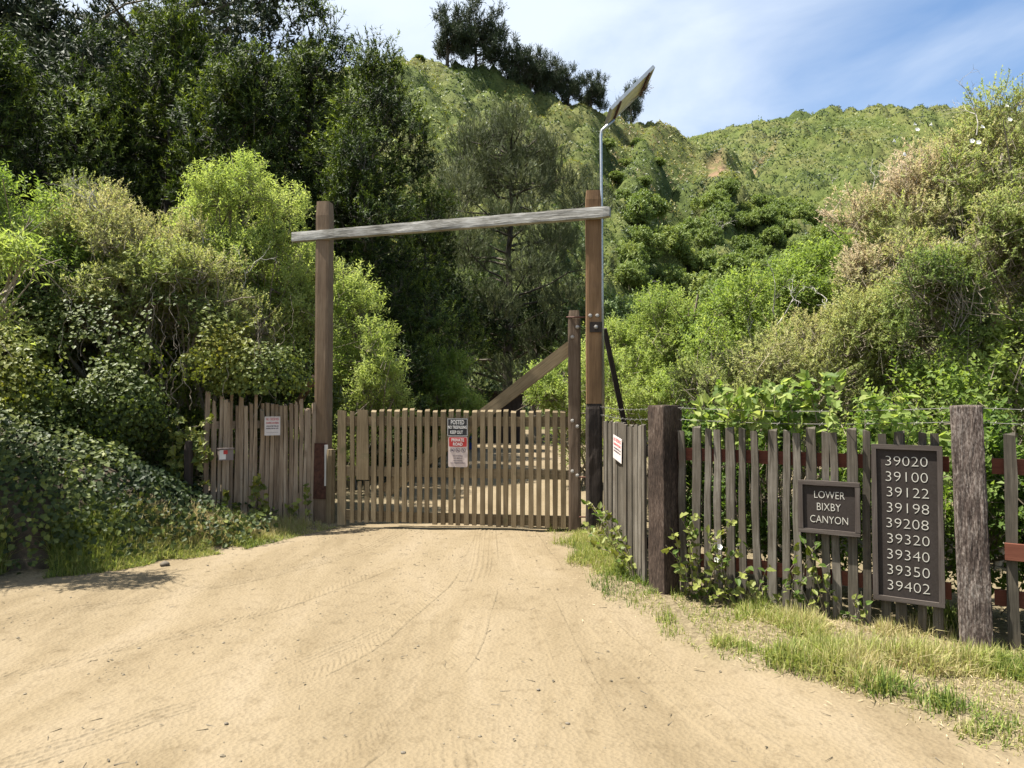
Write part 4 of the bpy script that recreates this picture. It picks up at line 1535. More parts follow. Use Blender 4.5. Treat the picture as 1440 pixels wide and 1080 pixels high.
def sheet(wd, ht, th, mat, rc=0.0, name='plate'):
    g = Geo()
    pts = []
    if rc:
        for (cx, cy, a0) in ((wd / 2 - rc, ht / 2 - rc, 0), (-wd / 2 + rc, ht / 2 - rc, 90), (-wd / 2 + rc, -ht / 2 + rc, 180), (wd / 2 - rc, -ht / 2 + rc, 270)):
            for k_ in range(4):
                a = rad(a0 + k_ * 30)
                pts.append((cx + rc * math.cos(a), cy + rc * math.sin(a)))
    else:
        pts = [(wd / 2, ht / 2), (-wd / 2, ht / 2), (-wd / 2, -ht / 2), (wd / 2, -ht / 2)]
    n = len(pts)
    V = [(x, y, th) for x, y in pts] + [(x, y, 0) for x, y in pts]
    Fa = [(0, i, i + 1) for i in range(1, n - 1)] + [(n, n + i + 1, n + i) for i in range(1, n - 1)]
    for i in range(n):
        j = (i + 1) % n
        Fa += [(i, i + n, j + n), (i, j + n, j)]
    g.add(V, Fa)
    return g.mesh(name, mat)


def letter(key, mat, parent, M, x, y, z, name='lettering'):
    me = TXT[key].copy()
    me.materials.append(mat)
    return link(name, me, parent, M @ Matrix.Translation((x, y, z)))


c = at(643.5, 601, 9.10)
t, M = sign('posted_sign', 'black POSTED NO TRESPASSING KEEP OUT sign on the gate pickets', 'sign', c, ge, 0, 0, None)
link('plate', sheet(.275, .235, .004, M_BLACK), t, M)
gb = Geo()
for (bx, by, hx, hy) in ((0, .108, .130, .0025), (0, -.108, .130, .0025), (.128, 0, .0025, .108), (-.128, 0, .0025, .108)):
    gb.box((bx, by, .005), (hx, hy, .001))
link('border', gb.mesh('border', M_WHITE), t, M)
letter('POSTED', M_WHITE, t, M, 0, .066, .006)
letter('NO TRESPASSING', M_WHITE, t, M, 0, .002, .006)
letter('KEEP OUT', M_WHITE, t, M, -.012, -.062, .006)
c = at(644, 635.5, 9.10)
t, M = sign('private_road_sign', 'red and white PRIVATE ROAD sign below the black one on the gate', 'sign', c, ge, 0, 0, None)
link('plate', sheet(.255, .385, .004, plain('pale_sign', (.52, .43, .39), .5, noise=.06), .02), t, M)
link('header', sheet(.232, .118, .003, M_REDP, .014, 'header'), t, M @ Matrix.Translation((0, .126, .004)))
letter('PRIVATE', M_WHITE, t, M, 0, .152, .009)
letter('ROAD', M_WHITE, t, M, 0, .100, .009)
for i in range(3):
    gi = Geo()
    th_ = np.linspace(0, 2 * np.pi, 21)
    cx = (i - 1) * .072
    gi.tube(np.column_stack([cx + .028 * np.cos(th_), .022 + .028 * np.sin(th_), np.full(21, .006)]), .0028, 4)
    gi.tube([(cx - .02, .042, .006), (cx + .02, .002, .006)], .0028, 4)
    if i == 0:
        gi.box((cx, .017, .006), (.016, .006, .001))
        gi.box((cx, .026, .006), (.009, .004, .001))
    elif i == 1:
        for q in (-.010, .010):
            gi.tube(np.column_stack([cx + q + .007 * np.cos(th_[::2]), .015 + .007 * np.sin(th_[::2]), np.full(11, .006)]), .0016, 4)
        gi.tube([(cx - .010, .015, .006), (cx - .002, .030, .006), (cx + .010, .015, .006)], .0016, 4)
    else:
        gi.tube([(cx, .036, .006), (cx, .020, .006), (cx - .008, .006, .006)], .003, 4)
        gi.tube([(cx, .020, .006), (cx + .008, .006, .006)], .003, 4)
        gi.tube([(cx - .009, .026, .006), (cx + .009, .028, .006)], .0022, 4)
    link('symbol', gi.mesh('symbol', M_INK), t, M)
for j, k_ in enumerate(('NO PARKING', 'NO BIKING', 'NO HIKING', 'NO TRESPASSING ')):
    letter(k_, M_INK, t, M, 0, -.050 - j * .030, .006)

# ================================================================== LEFT STAKE FENCE
sl_, sr_ = Vector((-3.86, 8.95, 0)), Vector((-2.74, 9.82, 0))
se = (sr_ - sl_).normalized()
sn = Vector((se.y, -se.x, 0))
sf = thing('stake_fence', 'tight fence of rough split stakes left of the gateway', 'fence', (-3.3, 9.4, 0))
rr = random.Random(21)
s = 0.0
SL = (sr_ - sl_).length
var = []
for v in range(9):
    g = Geo()
    g.plank([.030, .040, .050, .028, .058, .036, .045, .033, .040][v], .035, 1.66 + [0, .05, -.03, .02, .10, -.02, 0, .12, -.06][v], random.Random(80 + v), .010, rings=5, top=.022)
    var.append((g.mesh('stake', M_STAKE), [.030, .040, .050, .028, .058, .036, .045, .033, .040][v]))
i = 0
while s < SL:
    v = rr.randrange(9) if i else 4
    me, wd = var[v]
    p = sl_ + se * (s + wd / 2) + sn * rr.uniform(-.012, .012)
    p.z = -.02 + rr.uniform(-.05, .05)
    link('stake', me, sf, frame(p, se, (rr.uniform(-.018, .018), 0, 1)))
    s += wd + rr.choice([.001, .003, .006, .012])
    i += 1
for z_ in (.45, 1.35):
    g = Geo()
    g.plank(.09, .05, SL + .05, random.Random(5), .004)
    p = sl_ - sn * .06
    p.z = z_
    link('rail', g.mesh('rail', M_STAKE), sf, frame(p, (0, 0, -1), se))
# sign and box on it
c = at(383, 599, 9.28)
t, M = sign('warning_sign', 'small white no trespassing notice on the rough stake fence', 'sign', c, se + Vector((.02, 0, 0)), 0, 0, None)
link('plate', sheet(.205, .245, .003, M_PAPER), t, M)
for j, (k_, m_) in enumerate((('NO TRESPASS', M_PINK), ('HUNTING OR FISHING', M_PINK), ('VIOLATORS WILL BE', M_INK), ('PROSECUTED BY LAW', M_INK))):
    letter(k_, m_, t, M, 0, .090 - [0, .050, .092, .122][j], .004)
g = Geo()
g.box((0, -.085, .004), (.078, .0012, .0008))
link('rule', g.mesh('rule', M_INK), t, M)
p = at(317, 639, 8.86)
t = thing('keypad_box', 'grey box with red and white sticker at the left end of the stakes', 'box', p)
g = Geo()
g.box((0, 0, 0), (.085, .04, .07))
g.box((0, -.008, .073), (.092, .05, .006))
link('housing', g.mesh('housing', M_BOXG), t, frame(p, se))
link('sticker', sheet(.075, .115, .002, M_WHITE, 0, 'sticker'), t, frame(p + sn * .042 - se * .045, se) @ Matrix.Rotation(rad(90), 4, 'X'))
link('red_flash', sheet(.05, .05, .002, M_REDP, 0, 'red_flash'), t, frame(p + sn * .0445 - se * .012 + Vector((0, 0, .03)), se) @ Matrix.Rotation(rad(90), 4, 'X'))
# leaning post stump in the ivy
st = thing('fence_post', 'weathered short fence post half buried in ivy left of the stakes', 'post', at(262, 640, 8.5))
p = at(265, 660, 8.6)
for dx, hh in ((0, 1.22),):
    g = Geo()
    g.post(.09, .09, hh, 23, .006, 4, 12, .2, sc=12)
    link('stake', g.mesh('stake', M_DARK), st, Matrix.Translation((p.x + dx, p.y, -.05)))

# ================================================================== RIGHT FENCES
f1, f2 = Vector((1.28, 5.97, 0)), Vector((3.06, 4.78, 0))
fe = (f2 - f1).normalized()
fn = Vector((fe.y, -fe.x, 0))
pf = thing('picket_fence', 'grey spaced picket fence with heavy square posts along the right verge', 'fence', (2.2, 5.4, 0))
# posts
g = Geo()
g.post(.205, .205, 1.70, 31, .006, 14, 120, .05, sc=60, z0=-.1, topround=.006, zst=.14)
o = link('post', g.mesh('post', M_OLD2), pf, Matrix.Translation((f1.x, f1.y, 0)) @ Matrix.Rotation(rad(28), 4, 'Z'))
o['label'] = 'dark square post at the left end of the pickets'
g = Geo()
g.post(.185, .185, 1.70, 33, .008, 18, 150, .05, sc=60, z0=-.1, topround=.006, zst=.18)
o = link('post', g.mesh('post', M_OLD), pf, Matrix.Translation((f2.x + .01, f2.y - .03, 0)) @ Matrix.Rotation(rad(-31), 4, 'Z') @ Matrix.Rotation(rad(-1.2), 4, 'Y'))
o['label'] = 'thick pitted post beside the house number board'
g = Geo()
g.post(.24, .24, 1.70, 35, .014, 8, 50, .10, sc=30, z0=-.1)
f3 = f1 + fe * 4.25
link('post', g.mesh('post', M_OLD), pf, Matrix.Translation((f3.x, f3.y, 0)) @ Matrix.Rotation(rad(-30), 4, 'Z'))
PV = []
for v in range(8):
    g = Geo()
    wd = [.054, .062, .050, .060, .074, .068, .064, .046][v]
    g.plank(wd, .028, 1.40 + [-.01, .01, .0, -.015, .0, .012, -.02, .005][v], random.Random(120 + v), .008, rings=6, top=.014)
    PV.append(g.mesh('picket', M_GREY))
rr = random.Random(41)
SP = [.17, .26, .355, .45, .545, .645, .755, .855, .955, 1.05, 1.145, 1.235, 1.32, 1.42, 1.52, 1.635, 1.735, 1.85, 1.95, 2.37, 2.49, 2.60, 2.72, 2.83, 2.95, 3.06, 3.17, 3.3]
for i, s in enumerate(SP):
    p = f1 + fe * (s + rr.uniform(-.008, .008)) + fn * .02
    p.z = .01 + rr.uniform(-.012, .012)
    link('picket', PV[(i * 5 + i // 3) % 8], pf, frame(p, fe, (rr.uniform(-.010, .010), 0, 1)))
for z_, mm, off, a0, a1 in ((1.20, M_RED, -.02, .1, 2.03), (.34, M_RED, -.02, .1, 2.03), (1.20, M_RED, -.02, 2.27, 4.2), (.34, M_RED, -.02, 2.27, 4.2), (.66, M_RED, .058, 2.33, 4.2)):
    g = Geo()
    g.plank(.10, .035, a1 - a0, random.Random(int(z_ * 31)), .003)
    p = f1 + fe * a0 + fn * off
    p.z = z_
    link('rail', g.mesh('rail', mm), pf, frame(p, (0, 0, -1), fe))
for z_ in (1.585, 1.49):
    g = Geo()
    tt = np.linspace(0, 1, 60)
    for (q0, q1) in ((Vector((1.06, 8.6, 0)), f1), (f1, f2), (f2, f3)):
        pts = np.array([np.array(q0.lerp(q1, float(t))) for t in tt[::3]])
        pts[:, 2] = z_ - .03 * np.sin(tt[::3] * np.pi)
        g.tube(pts, .0018, 4)
        for k_ in range(1, 14):
            b = q0.lerp(q1, k_ / 14)
            zz = z_ - .03 * math.sin(k_ / 14 * math.pi)
            g.tube([(b.x - .012, b.y, zz - .012), (b.x + .012, b.y, zz + .012)], .0018, 3)
            g.tube([(b.x - .012, b.y, zz + .012), (b.x + .012, b.y, zz - .012)], .0018, 3)
    link('barbed_wire', g.mesh('barbed_wire', M_WIRE), pf)

# short tight fence running back to the gate post
q1, q2 = Vector((1.075, 8.40, 0)), Vector((1.165, 6.16, 0))
qe = (q2 - q1).normalized()
qn = Vector((qe.y, -qe.x, 0))
bf = thing('board_fence', 'short tight fence of grey boards between the gate post and the dark square post', 'fence', (1.12, 7.3, 0))
rr = random.Random(51)
BV = []
for v in range(6):
    g = Geo()
    g.plank(.118, .022, 1.40, random.Random(150 + v), .005, rings=4, top=.01)
    BV.append(g.mesh('board', M_GREY))
s = .06
i = 0
while s < (q2 - q1).length:
    p = q1 + qe * s + qn * rr.uniform(-.012, .012)
    p.z = rr.uniform(-.01, .03)
    link('board', BV[i % 6], bf, frame(p, qe, (0, rr.uniform(-.012, .012), 1)))
    s += .125 + rr.uniform(-.002, .012)
    i += 1
for z_ in (.4, 1.2):
    g = Geo()
    g.plank(.09, .04, (q2 - q1).length, random.Random(6), .003)
    p = q1 - qn * .04
    p.z = z_
    link('rail', g.mesh('rail', M_GREY), bf, frame(p, (0, 0, -1), qe))
c = q1.lerp(q2, .47) + qn * .03
c.z = at(873, 631, c.y).z
t, M = sign('warning_sign', 'faded white paper notice on the short tight board fence', 'sign', c, qe, 0, 0, None)
M = M @ Matrix.Rotation(rad(-4), 4, 'Z')
link('plate', sheet(.46, .245, .003, M_PAPER), t, M)
for j, (k_, m_) in enumerate((('NO TRESPASS', M_PINK), ('HUNTING OR FISHING', M_PINK), ('VIOLATORS WILL BE', M_INK), ('PROSECUTED BY LAW', M_INK))):
    o = letter(k_, m_, t, M @ Matrix.Diagonal((2.3, 1, 1, 1)), 0, .085 - [0, .048, .090, .120][j], .004)


# ---- carved signs on the picket fence
def framed(name, label, s, zc, wd, ht, rows, fr=.032):
    c = f1 + fe * s + fn * .060
    c.z = zc
    t, M = sign(name, label, 'sign', c, fe, wd, ht, None)
    b = link('board', sheet(wd - .01, ht - .01, .012, M_SIGN, 0, 'board'), t, M @ Matrix.Translation((0, 0, -.004)))
    rs = random.Random(int(s * 100))
    for (x0, y0, ang, L_) in ((-wd / 2, -ht / 2 + fr / 2, -90, wd), (-wd / 2, ht / 2 - fr / 2, -90, wd), (-wd / 2 + fr / 2, -ht / 2 + fr, 0, ht - 2 * fr), (wd / 2 - fr / 2, -ht / 2 + fr, 0, ht - 2 * fr)):
        g = Geo()
        g.plank(fr, .034, L_, rs, .0008)
        # plank runs along its z; lay it in the sign plane
        if ang:
            Mx = M @ Matrix.Translation((x0, y0, .008)) @ Matrix(((0, 0, 1, 0), (1, 0, 0, 0), (0, 1, 0, 0), (0, 0, 0, 1)))
        else:
            Mx = M @ Matrix.Translation((x0, y0, .0085)) @ Matrix(((1, 0, 0, 0), (0, 0, 1, 0), (0, -1, 0, 0), (0, 0, 0, 1)))
        link('frame', g.mesh('frame', M_SIGNF), t, Mx)
    for txt, x_, y_ in rows:
        letter(txt, M_LET, t, M, x_, y_, .0095, 'house_number' if txt[0].isdigit() else 'lettering')
    return t


framed('name_sign', 'brown framed LOWER BIXBY CANYON sign on the pickets', 1.28, .855, .415, .385, [('LOWER', .005, .092), ('BIXBY', .0, .004), ('CANYON', 0, -.088)])
framed('number_sign', 'tall brown framed board of nine house numbers beside the thick post', 1.78, .785, .43, 1.085,
       [(t_, [.0, .0, .005, .004, .0, .004, .002, .002, .002][k_], .428 - k_ * .1075) for k_, t_ in enumerate(NUMS)])

# ================================================================== SOLAR PANEL ON THE RIGHT POST
sp = thing('solar_panel', 'small tilted solar panel on a steel pole above the right gate post', 'solar panel', (1.12, 8.78, 3.0))
a, b = at(856, 163, 8.60), at(914, 106, 8.60)
dr = (b - a).normalized()
Lp = (b - a).length
Wp = .56
M = Matrix((dr, Vector((0, 1, 0)), dr.cross(Vector((0, 1, 0))))).transposed().to_4x4()
cpt = (a + b) / 2
cpt.y = 8.66
M.translation = cpt
up = -1 if (M.to_3x3() @ Vector((0, 0, 1))).z < 0 else 1
g = Geo()
g.box((0, 0, 0), (Lp / 2 - .012, Wp / 2 - .012, .006))
link('backing', g.mesh('backing', M_BACK), sp, M)
g = Geo()
g.box((0, 0, up * .010), (Lp / 2 - .014, Wp / 2 - .014, .003))
link('solar_cells', g.mesh('solar_cells', M_CELL), sp, M)
g = Geo()
for (x0, y0, hx, hy) in ((0, Wp / 2, Lp / 2 + .008, .008), (0, -Wp / 2, Lp / 2 + .008, .008), (Lp / 2, 0, .008, Wp / 2 - .009), (-Lp / 2, 0, .008, Wp / 2 - .009)):
    g.box((x0, y0, 0), (hx, hy, .020))
link('frame', g.mesh('frame', M_ALU), sp, M)
for x0 in (-Lp * .32, Lp * .36):
    g = Geo()
    g.box((0, 0, 0), (.014, Wp / 2 + .015, .010))
    link('bracket', g.mesh('bracket', M_RUST), sp, M @ Matrix.Translation((x0, 0, -up * .026)))
g = Geo()
rr_ = rng_(6)
for k_ in range(40):
    q = (Lp * .40 + rr_.normal(0, .03), Wp * .30 + rr_.normal(0, .05), -up * (.03 + abs(rr_.normal(0, .02))))
    q2_ = (q[0] + rr_.normal(0, .06), q[1] + rr_.normal(0, .06), q[2] + rr_.normal(0, .03))
    g.tube([q, q2_], .003, 3)
link('nest_twigs', g.mesh('nest_twigs', M_TWIG), sp, M)
g = Geo()
pb = at(845, 186, 8.78)
tip = at(864, 168, 8.74)
pts = [Vector((pb.x + .02, 8.78, 1.2)), Vector((pb.x + .01, 8.78, 3.0)), Vector((pb.x, 8.78, pb.z - .03)), pb + Vector((.012, 0, .025)), tip]
g.tube([tuple(p) for p in pts], .018, 8)
link('pole', g.mesh('pole', M_STEEL, True), sp)

# ================================================================== THINGS IN THE SHADE BEHIND THE GATE
p = at(655, 575, 26)
t = thing('wheelie_bin', 'dark blue bin in the shade behind the gate', 'bin', (p.x, 26, 0))
g = Geo()
for k_ in range(6):
    zz = k_ / 5
    g.box((0, 0, .1 + .22 * zz * 5 * .9), (.24 + .05 * zz, .27 + .06 * zz, .1))
link('body', g.mesh('body', M_BLUE), t, Matrix.Translation((p.x, 26, 0)))
g = Geo()
g.box((0, -.02, 1.23), (.31, .36, .03))
g.box((0, .33, 1.20), (.22, .03, .03))
link('lid', g.mesh('lid', M_BLUE), t, Matrix.Translation((p.x, 26, 0)) @ Matrix.Rotation(rad(4), 4, 'X'))
for sx in (-.25, .25):
    g = Geo()
    th_ = np.linspace(0, 2 * np.pi, 13)
    g.tube([(sx - .03, .28, .1), (sx + .03, .28, .1)], .1, 12)
    link('wheel', g.mesh('wheel', M_BLACK), t, Matrix.Translation((p.x, 26, 0)))
p = at(700, 575, 30)
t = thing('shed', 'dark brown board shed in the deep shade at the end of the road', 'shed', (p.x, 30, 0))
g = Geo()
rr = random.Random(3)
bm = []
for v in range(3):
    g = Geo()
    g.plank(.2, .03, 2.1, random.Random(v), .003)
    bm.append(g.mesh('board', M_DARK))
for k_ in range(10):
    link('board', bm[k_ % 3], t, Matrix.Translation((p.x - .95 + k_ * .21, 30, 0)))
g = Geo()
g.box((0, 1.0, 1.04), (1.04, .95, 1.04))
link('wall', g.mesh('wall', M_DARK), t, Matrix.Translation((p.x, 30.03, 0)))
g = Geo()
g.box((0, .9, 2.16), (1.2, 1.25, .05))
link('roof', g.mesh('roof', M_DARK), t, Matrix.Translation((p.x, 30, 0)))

# ================================================================== SMALL PLANTS
LEAF = [(0, 0), (.10, .20), (.34, .30), (.66, .22), (1.0, 0), (.66, -.22), (.34, -.30), (.10, -.20)]
LOBED = [(0, 0), (.02, .26), (.30, .46), (.46, .24), (.72, .30), (1.0, 0), (.72, -.30), (.46, -.24), (.30, -.46), (.02, -.26)]


def leaf_mesh(outl, L, mat, tint, cup=.15):
    g = Geo()
    g.shaped(outl, np.zeros((1, 3)), np.array([[1.0, 0, 0]]), np.array([[0, 0, 1.0]]), L, np.array([tint]), cup)
    return g.mesh('leaf', mat)


def plant(name, label, cat, base, shoots, seed, leafm, every, stemmat=M_TWIG, flowers=0, nrm=(0.0, -.6, .8), leafy=(.15, 1)):
    """arching shoots with separate leaves. shoots: list of polylines (world)"""
    r = rng_(seed)
    t = thing(name, label, cat, base)
    g = Geo()
    for pts in shoots:
        pts = np.asarray(pts, float)
        kk = np.linspace(0, 1, len(pts))
        tt = np.linspace(0, 1, 12)
        c = np.column_stack([np.interp(tt, kk, pts[:, j]) for j in range(3)])
        for _ in range(2):
            c[1:-1] = (c[:-2] + 2 * c[1:-1] + c[2:]) / 4
        c[1:-1] += r.normal(0, .008, (10, 3))
        g.tube(c, np.linspace(.005, .002, 12), 4)
        ln = np.linalg.norm(np.diff(c, axis=0), axis=1).sum()
        m = max(2, int(ln / every))
        for q in range(m):
            s_ = leafy[0] + (leafy[1] - leafy[0]) * (q + r.random() * .6) / m
            P = Vector([np.interp(s_, tt, c[:, j]) for j in range(3)])
            dv = Vector([np.interp(min(1, s_ + .05), tt, c[:, j]) - np.interp(max(0, s_ - .05), tt, c[:, j]) for j in range(3)]).normalized()
            sd = Vector(r.normal(0, 1, 3))
            d = (dv * .5 + sd.normalized() * .8 + Vector((0, -.25, -.1))).normalized()
            nv = (Vector(nrm) + Vector(r.normal(0, .35, 3))).normalized()
            y_ = nv.cross(d)
            if y_.length < .1:
                continue
            y_.normalize()
            z_ = d.cross(y_)
            sc = r.uniform(.65, 1.2)
            M = Matrix((d, y_, z_)).transposed().to_4x4() @ Matrix.Diagonal((sc, sc, sc, 1))
            M.translation = P
            link('leaf', leafm[r.integers(len(leafm))], t, M)
    link('stem', g.mesh('stem', stemmat), t)
    return t


BR = [leaf_mesh(LEAF, .070, G_BRIGHT, .30), leaf_mesh(LEAF, .064, G_IVY, .72), leaf_mesh(LEAF, .068, G_IVY, .58), leaf_mesh(LOBED, .072, G_IVY, .80)]
BG = [leaf_mesh(LOBED, .088, G_BRIGHT, .5), leaf_mesh(LEAF, .095, G_BRIGHT, .65), leaf_mesh(LEAF, .10, G_BRIGHT, .85), leaf_mesh(LOBED, .085, G_BRIGHT, .3)]


def on_fence(s, off, z):
    p = f1 + fe * s + fn * off
    return (p.x, p.y, z)


r = rng_(900)
sh = []
for i in range(25):
    s0 = r.uniform(.16, .80)
    h_ = r.uniform(.15, .75)
    s1 = s0 + r.uniform(-.18, .28)
    sh.append([on_fence(s0, .06, .03), on_fence((s0 + s1) / 2, .09 + r.uniform(0, .08), h_ * .75), on_fence(s1, .10 + r.uniform(0, .12), h_)])
br = plant('bramble', 'leafy bramble with two white flowers at the foot of the dark square post', 'bramble', on_fence(.4, .08, 0), sh, 901, BR, .055, leafy=(.1, 1))
fm2 = flower_mesh(.022)
for px, py in ((1012, 769), (1008, 787)):
    link('flower', fm2, br, Matrix.Translation(at(px, py, 5.55)) @ Vector((-.2, -1, .5)).to_track_quat('Z', 'Y').to_matrix().to_4x4())
sh = []
for i in range(12):
    s0 = r.uniform(.80, 1.30)
    h_ = r.uniform(.15, .62)
    s1 = s0 + r.uniform(-.25, .2)
    sh.append([on_fence(s0, .05, .03), on_fence((s0 + s1) / 2, .09, h_ * .7), on_fence(s1, .10, h_)])
plant('bramble', 'thin bramble shoots below the LOWER BIXBY CANYON sign', 'bramble', on_fence(1.1, .08, 0), sh, 902, BR, .085)
sh = []
for i in range(7):
    s0 = r.uniform(1.36, 1.54)
    h_ = r.uniform(.12, .32)
    s1 = s0 + r.uniform(-.12, .03)
    sh.append([on_fence(s0, .06, .03), on_fence((s0 + s1) / 2, .10, h_ * .7), on_fence(s1, .12, h_)])
plant('bramble', 'sparse bramble sprig left of the foot of the house number board', 'bramble', on_fence(1.55, .08, 0), sh, 903, BR, .08)
# bramble at the board fence foot
sh = []
for i in range(16):
    t_ = r.uniform(.25, .92)
    q = q1.lerp(q2, t_)
    h_ = r.uniform(.2, .62)
    o_ = r.uniform(.05, .3)
    sh.append([(q.x - .05, q.y, .03), (q.x - .08 - o_ * .5, q.y + r.uniform(-.1, .1), h_ * .75), (q.x - .1 - o_, q.y + r.uniform(-.2, .2), h_)])
plant('weed_clump', 'tangled green weeds at the foot of the short board fence', 'weeds', (1.0, 7.0, 0), sh, 904, BR, .07)
# leafy plants growing over the top of the pickets
for (s0, s1, n_, lab, seed, top) in ((.15, .75, 15, 'bright leafy plant growing over the pickets right of the dark square post', 905, 1.74), (.72, 1.32, 16, 'tall bright leafy plant over the pickets above the LOWER BIXBY CANYON sign', 906, 1.80),
                                     (1.38, 1.98, 9, 'broad leaved green plant spilling over the top of the house number board', 907, 1.66)):
    sh = []
    for i in range(n_):
        a_ = r.uniform(s0, s1)
        h_ = top + r.uniform(-.28, .05)
        b_ = a_ + r.uniform(-.15, .2)
        o_ = -r.uniform(.06, .40)
        sh.append([on_fence(a_, o_ - .1, .7), on_fence(a_, o_, 1.2), on_fence((a_ + b_) / 2, o_ + .05, h_ - .08), on_fence(b_, o_ + .18, h_)])
    plant('leafy_plant', lab, 'plant', on_fence((s0 + s1) / 2, -.2, 0), sh, seed, BG, .06, leafy=(.42, 1), nrm=(-.2, -.5, .8))
# ivy spilling over the left end of the stake fence
sh = []
for i in range(30):
    px, py = r.uniform(235, 300), r.uniform(590, 690)
    p = at(px, py, 8.72)
    q = at(px + r.uniform(-8, 18), py + r.uniform(-10, 40), 8.62)
    sh.append([tuple(at(px - 30, py + 10, 8.9)), tuple(p), tuple(q)])
IV = [leaf_mesh(IVY, .085, G_IVY, .55), leaf_mesh(IVY, .085, G_IVY, .8), leaf_mesh(IVY, .08, G_VINE, .7), leaf_mesh(IVY, .08, G_IVY, .95)]
plant('ivy_spray', 'sunlit ivy sprays reaching over the left end of the stake fence', 'ivy', tuple(at(290, 650, 8.8)), sh, 908, IV, .05, nrm=(.1, -.8, .6))
sh = []
for i in range(14):
    t_ = r.uniform(.15, .98)
    q = sl_.lerp(sr_, t_) + sn * r.uniform(.08, .2)
    h_ = r.uniform(.15, .75)
    sh.append([(q.x, q.y, .0), (q.x + r.uniform(-.05, .05), q.y - .05, h_ * .7), (q.x + r.uniform(-.12, .12), q.y - .08, h_)])
plant('ivy_spray', 'dark low ivy at the foot of the rough stake fence', 'ivy', (-3.2, 9.2, 0), sh, 909, IV, .055, nrm=(.1, -.8, .6))


# ---- grass
def grass(g, x, y, h, r, tint, lean=.5, w=.006):
    n = len(x)
    z = road_z(x, y, False)
    a = r.uniform(0, 6.28, n)
    ln = np.abs(r.normal(0, lean, n))
    d = np.column_stack([np.cos(a) * ln, np.sin(a) * ln, np.ones(n)])
    d = unit(d)
    P0 = np.column_stack([x, y, z - .01])
    sd = unit(np.column_stack([-np.sin(a), np.cos(a), np.zeros(n)]) + r.normal(0, .3, (n, 3)))
    P1 = P0 + d * (h * .5)[:, None]
    d2 = unit(d + np.column_stack([np.cos(a), np.sin(a), -np.ones(n) * .8]) * (ln * .9)[:, None])
    P2 = P1 + d2 * (h * .5)[:, None]
    w_ = (w * r.uniform(.7, 1.4, n))[:, None]
    V = np.stack([P0 - sd * w_ / 2, P0 + sd * w_ / 2, P1 - sd * w_ * .4, P1 + sd * w_ * .4, P2], 1).reshape(-1, 3)
    b = np.arange(n)[:, None] * 5
    Fa = np.concatenate([b + [0, 1, 3], b + [0, 3, 2], b + [2, 3, 4]], 1).reshape(-1, 3)
    g.add(V, Fa, np.repeat(np.clip(tint, 0, 1), 5))


r = rng_(950)
g = Geo()
n = 310000
y = r.uniform(2.6, 9.2, n)
x = np.interp(y, REy, REx) + r.uniform(-.25, 2.2, n)
fy = f1.y + (x - f1.x) * (fe.y / fe.x)
inside = np.where(x > 1.28, y < fy + .15, (y < 9.3) & (x < np.interp(y, [6.1, 8.5], [1.15, 1.0]) + .05))
P = np.column_stack([x, y])
cl = fbm(P, 3.0, 51, 3)
cl2 = fbm(P, .9, 52, 2)
v = verge(x, y)
nearfence = np.exp(-np.maximum(fy - y, 0) / .12) * (x > 1.28)
dens = np.clip((cl - .36) * 5.5, 0, 1) * np.clip((v - .15) * 1.6, 0, 1) * (.45 + .9 * np.clip((cl2 - .35) * 3, 0, 1)) * np.clip(1.1 - nearfence * .4, 0, 1)
ok = inside & (r.random(n) < np.maximum(dens, .22 * np.clip((v - .2) * 2, 0, 1)) * .62)
x, y, cl, cl2 = x[ok], y[ok], cl[ok], cl2[ok]
n = len(x)
tone = .38 + (fbm(np.column_stack([x, y]), 1.6, 53, 2) - .5) * 1.1 + r.normal(0, .17, n)
h = (.045 + .125 * np.clip((cl - .4) * 3, 0, 1)) * r.uniform(.5, 1.35, n)
grass(g, x, y, h, r, tone, .55, .0055)
tag(link('verge_grass', g.mesh('verge_grass', G_GRASS)), 'patchy green and straw grass on the right verge below the fence', 'grass', kind='stuff')
nv = n
# dry litter lying on the verge
g = Geo()
n = 9500
y = r.uniform(2.6, 9.2, n)
x = np.interp(y, REy, REx) + r.uniform(-.35, 2.3, n)
fy = f1.y + (x - f1.x) * (fe.y / fe.x)
ok = np.where(x > 1.28, y < fy + .3, x < 1.1) & (r.random(n) < np.clip(verge(x, y) + .06, 0, 1))
x, y = x[ok], y[ok]
n = len(x)
a = r.uniform(0, 6.28, n)
d = np.column_stack([np.cos(a), np.sin(a), r.normal(0, .12, n)])
P = np.column_stack([x, y, road_z(x, y, False) + r.uniform(.004, .02, n)])
g.leaves(P, d, np.tile([0, 0, 1.0], (n, 1)), r.uniform(.015, .06, n), r.uniform(.002, .0065, n), .1, np.clip(r.normal(.6, .2, n), 0, 1))
tag(link('straw_litter', g.mesh('straw_litter', leafmat('straw', [(.10, .07, .04), (.26, .19, .11), (.42, .33, .20), (.52, .43, .29)], .1))), 'dry straw and dead leaf litter between the grass tufts', 'litter', kind='stuff')

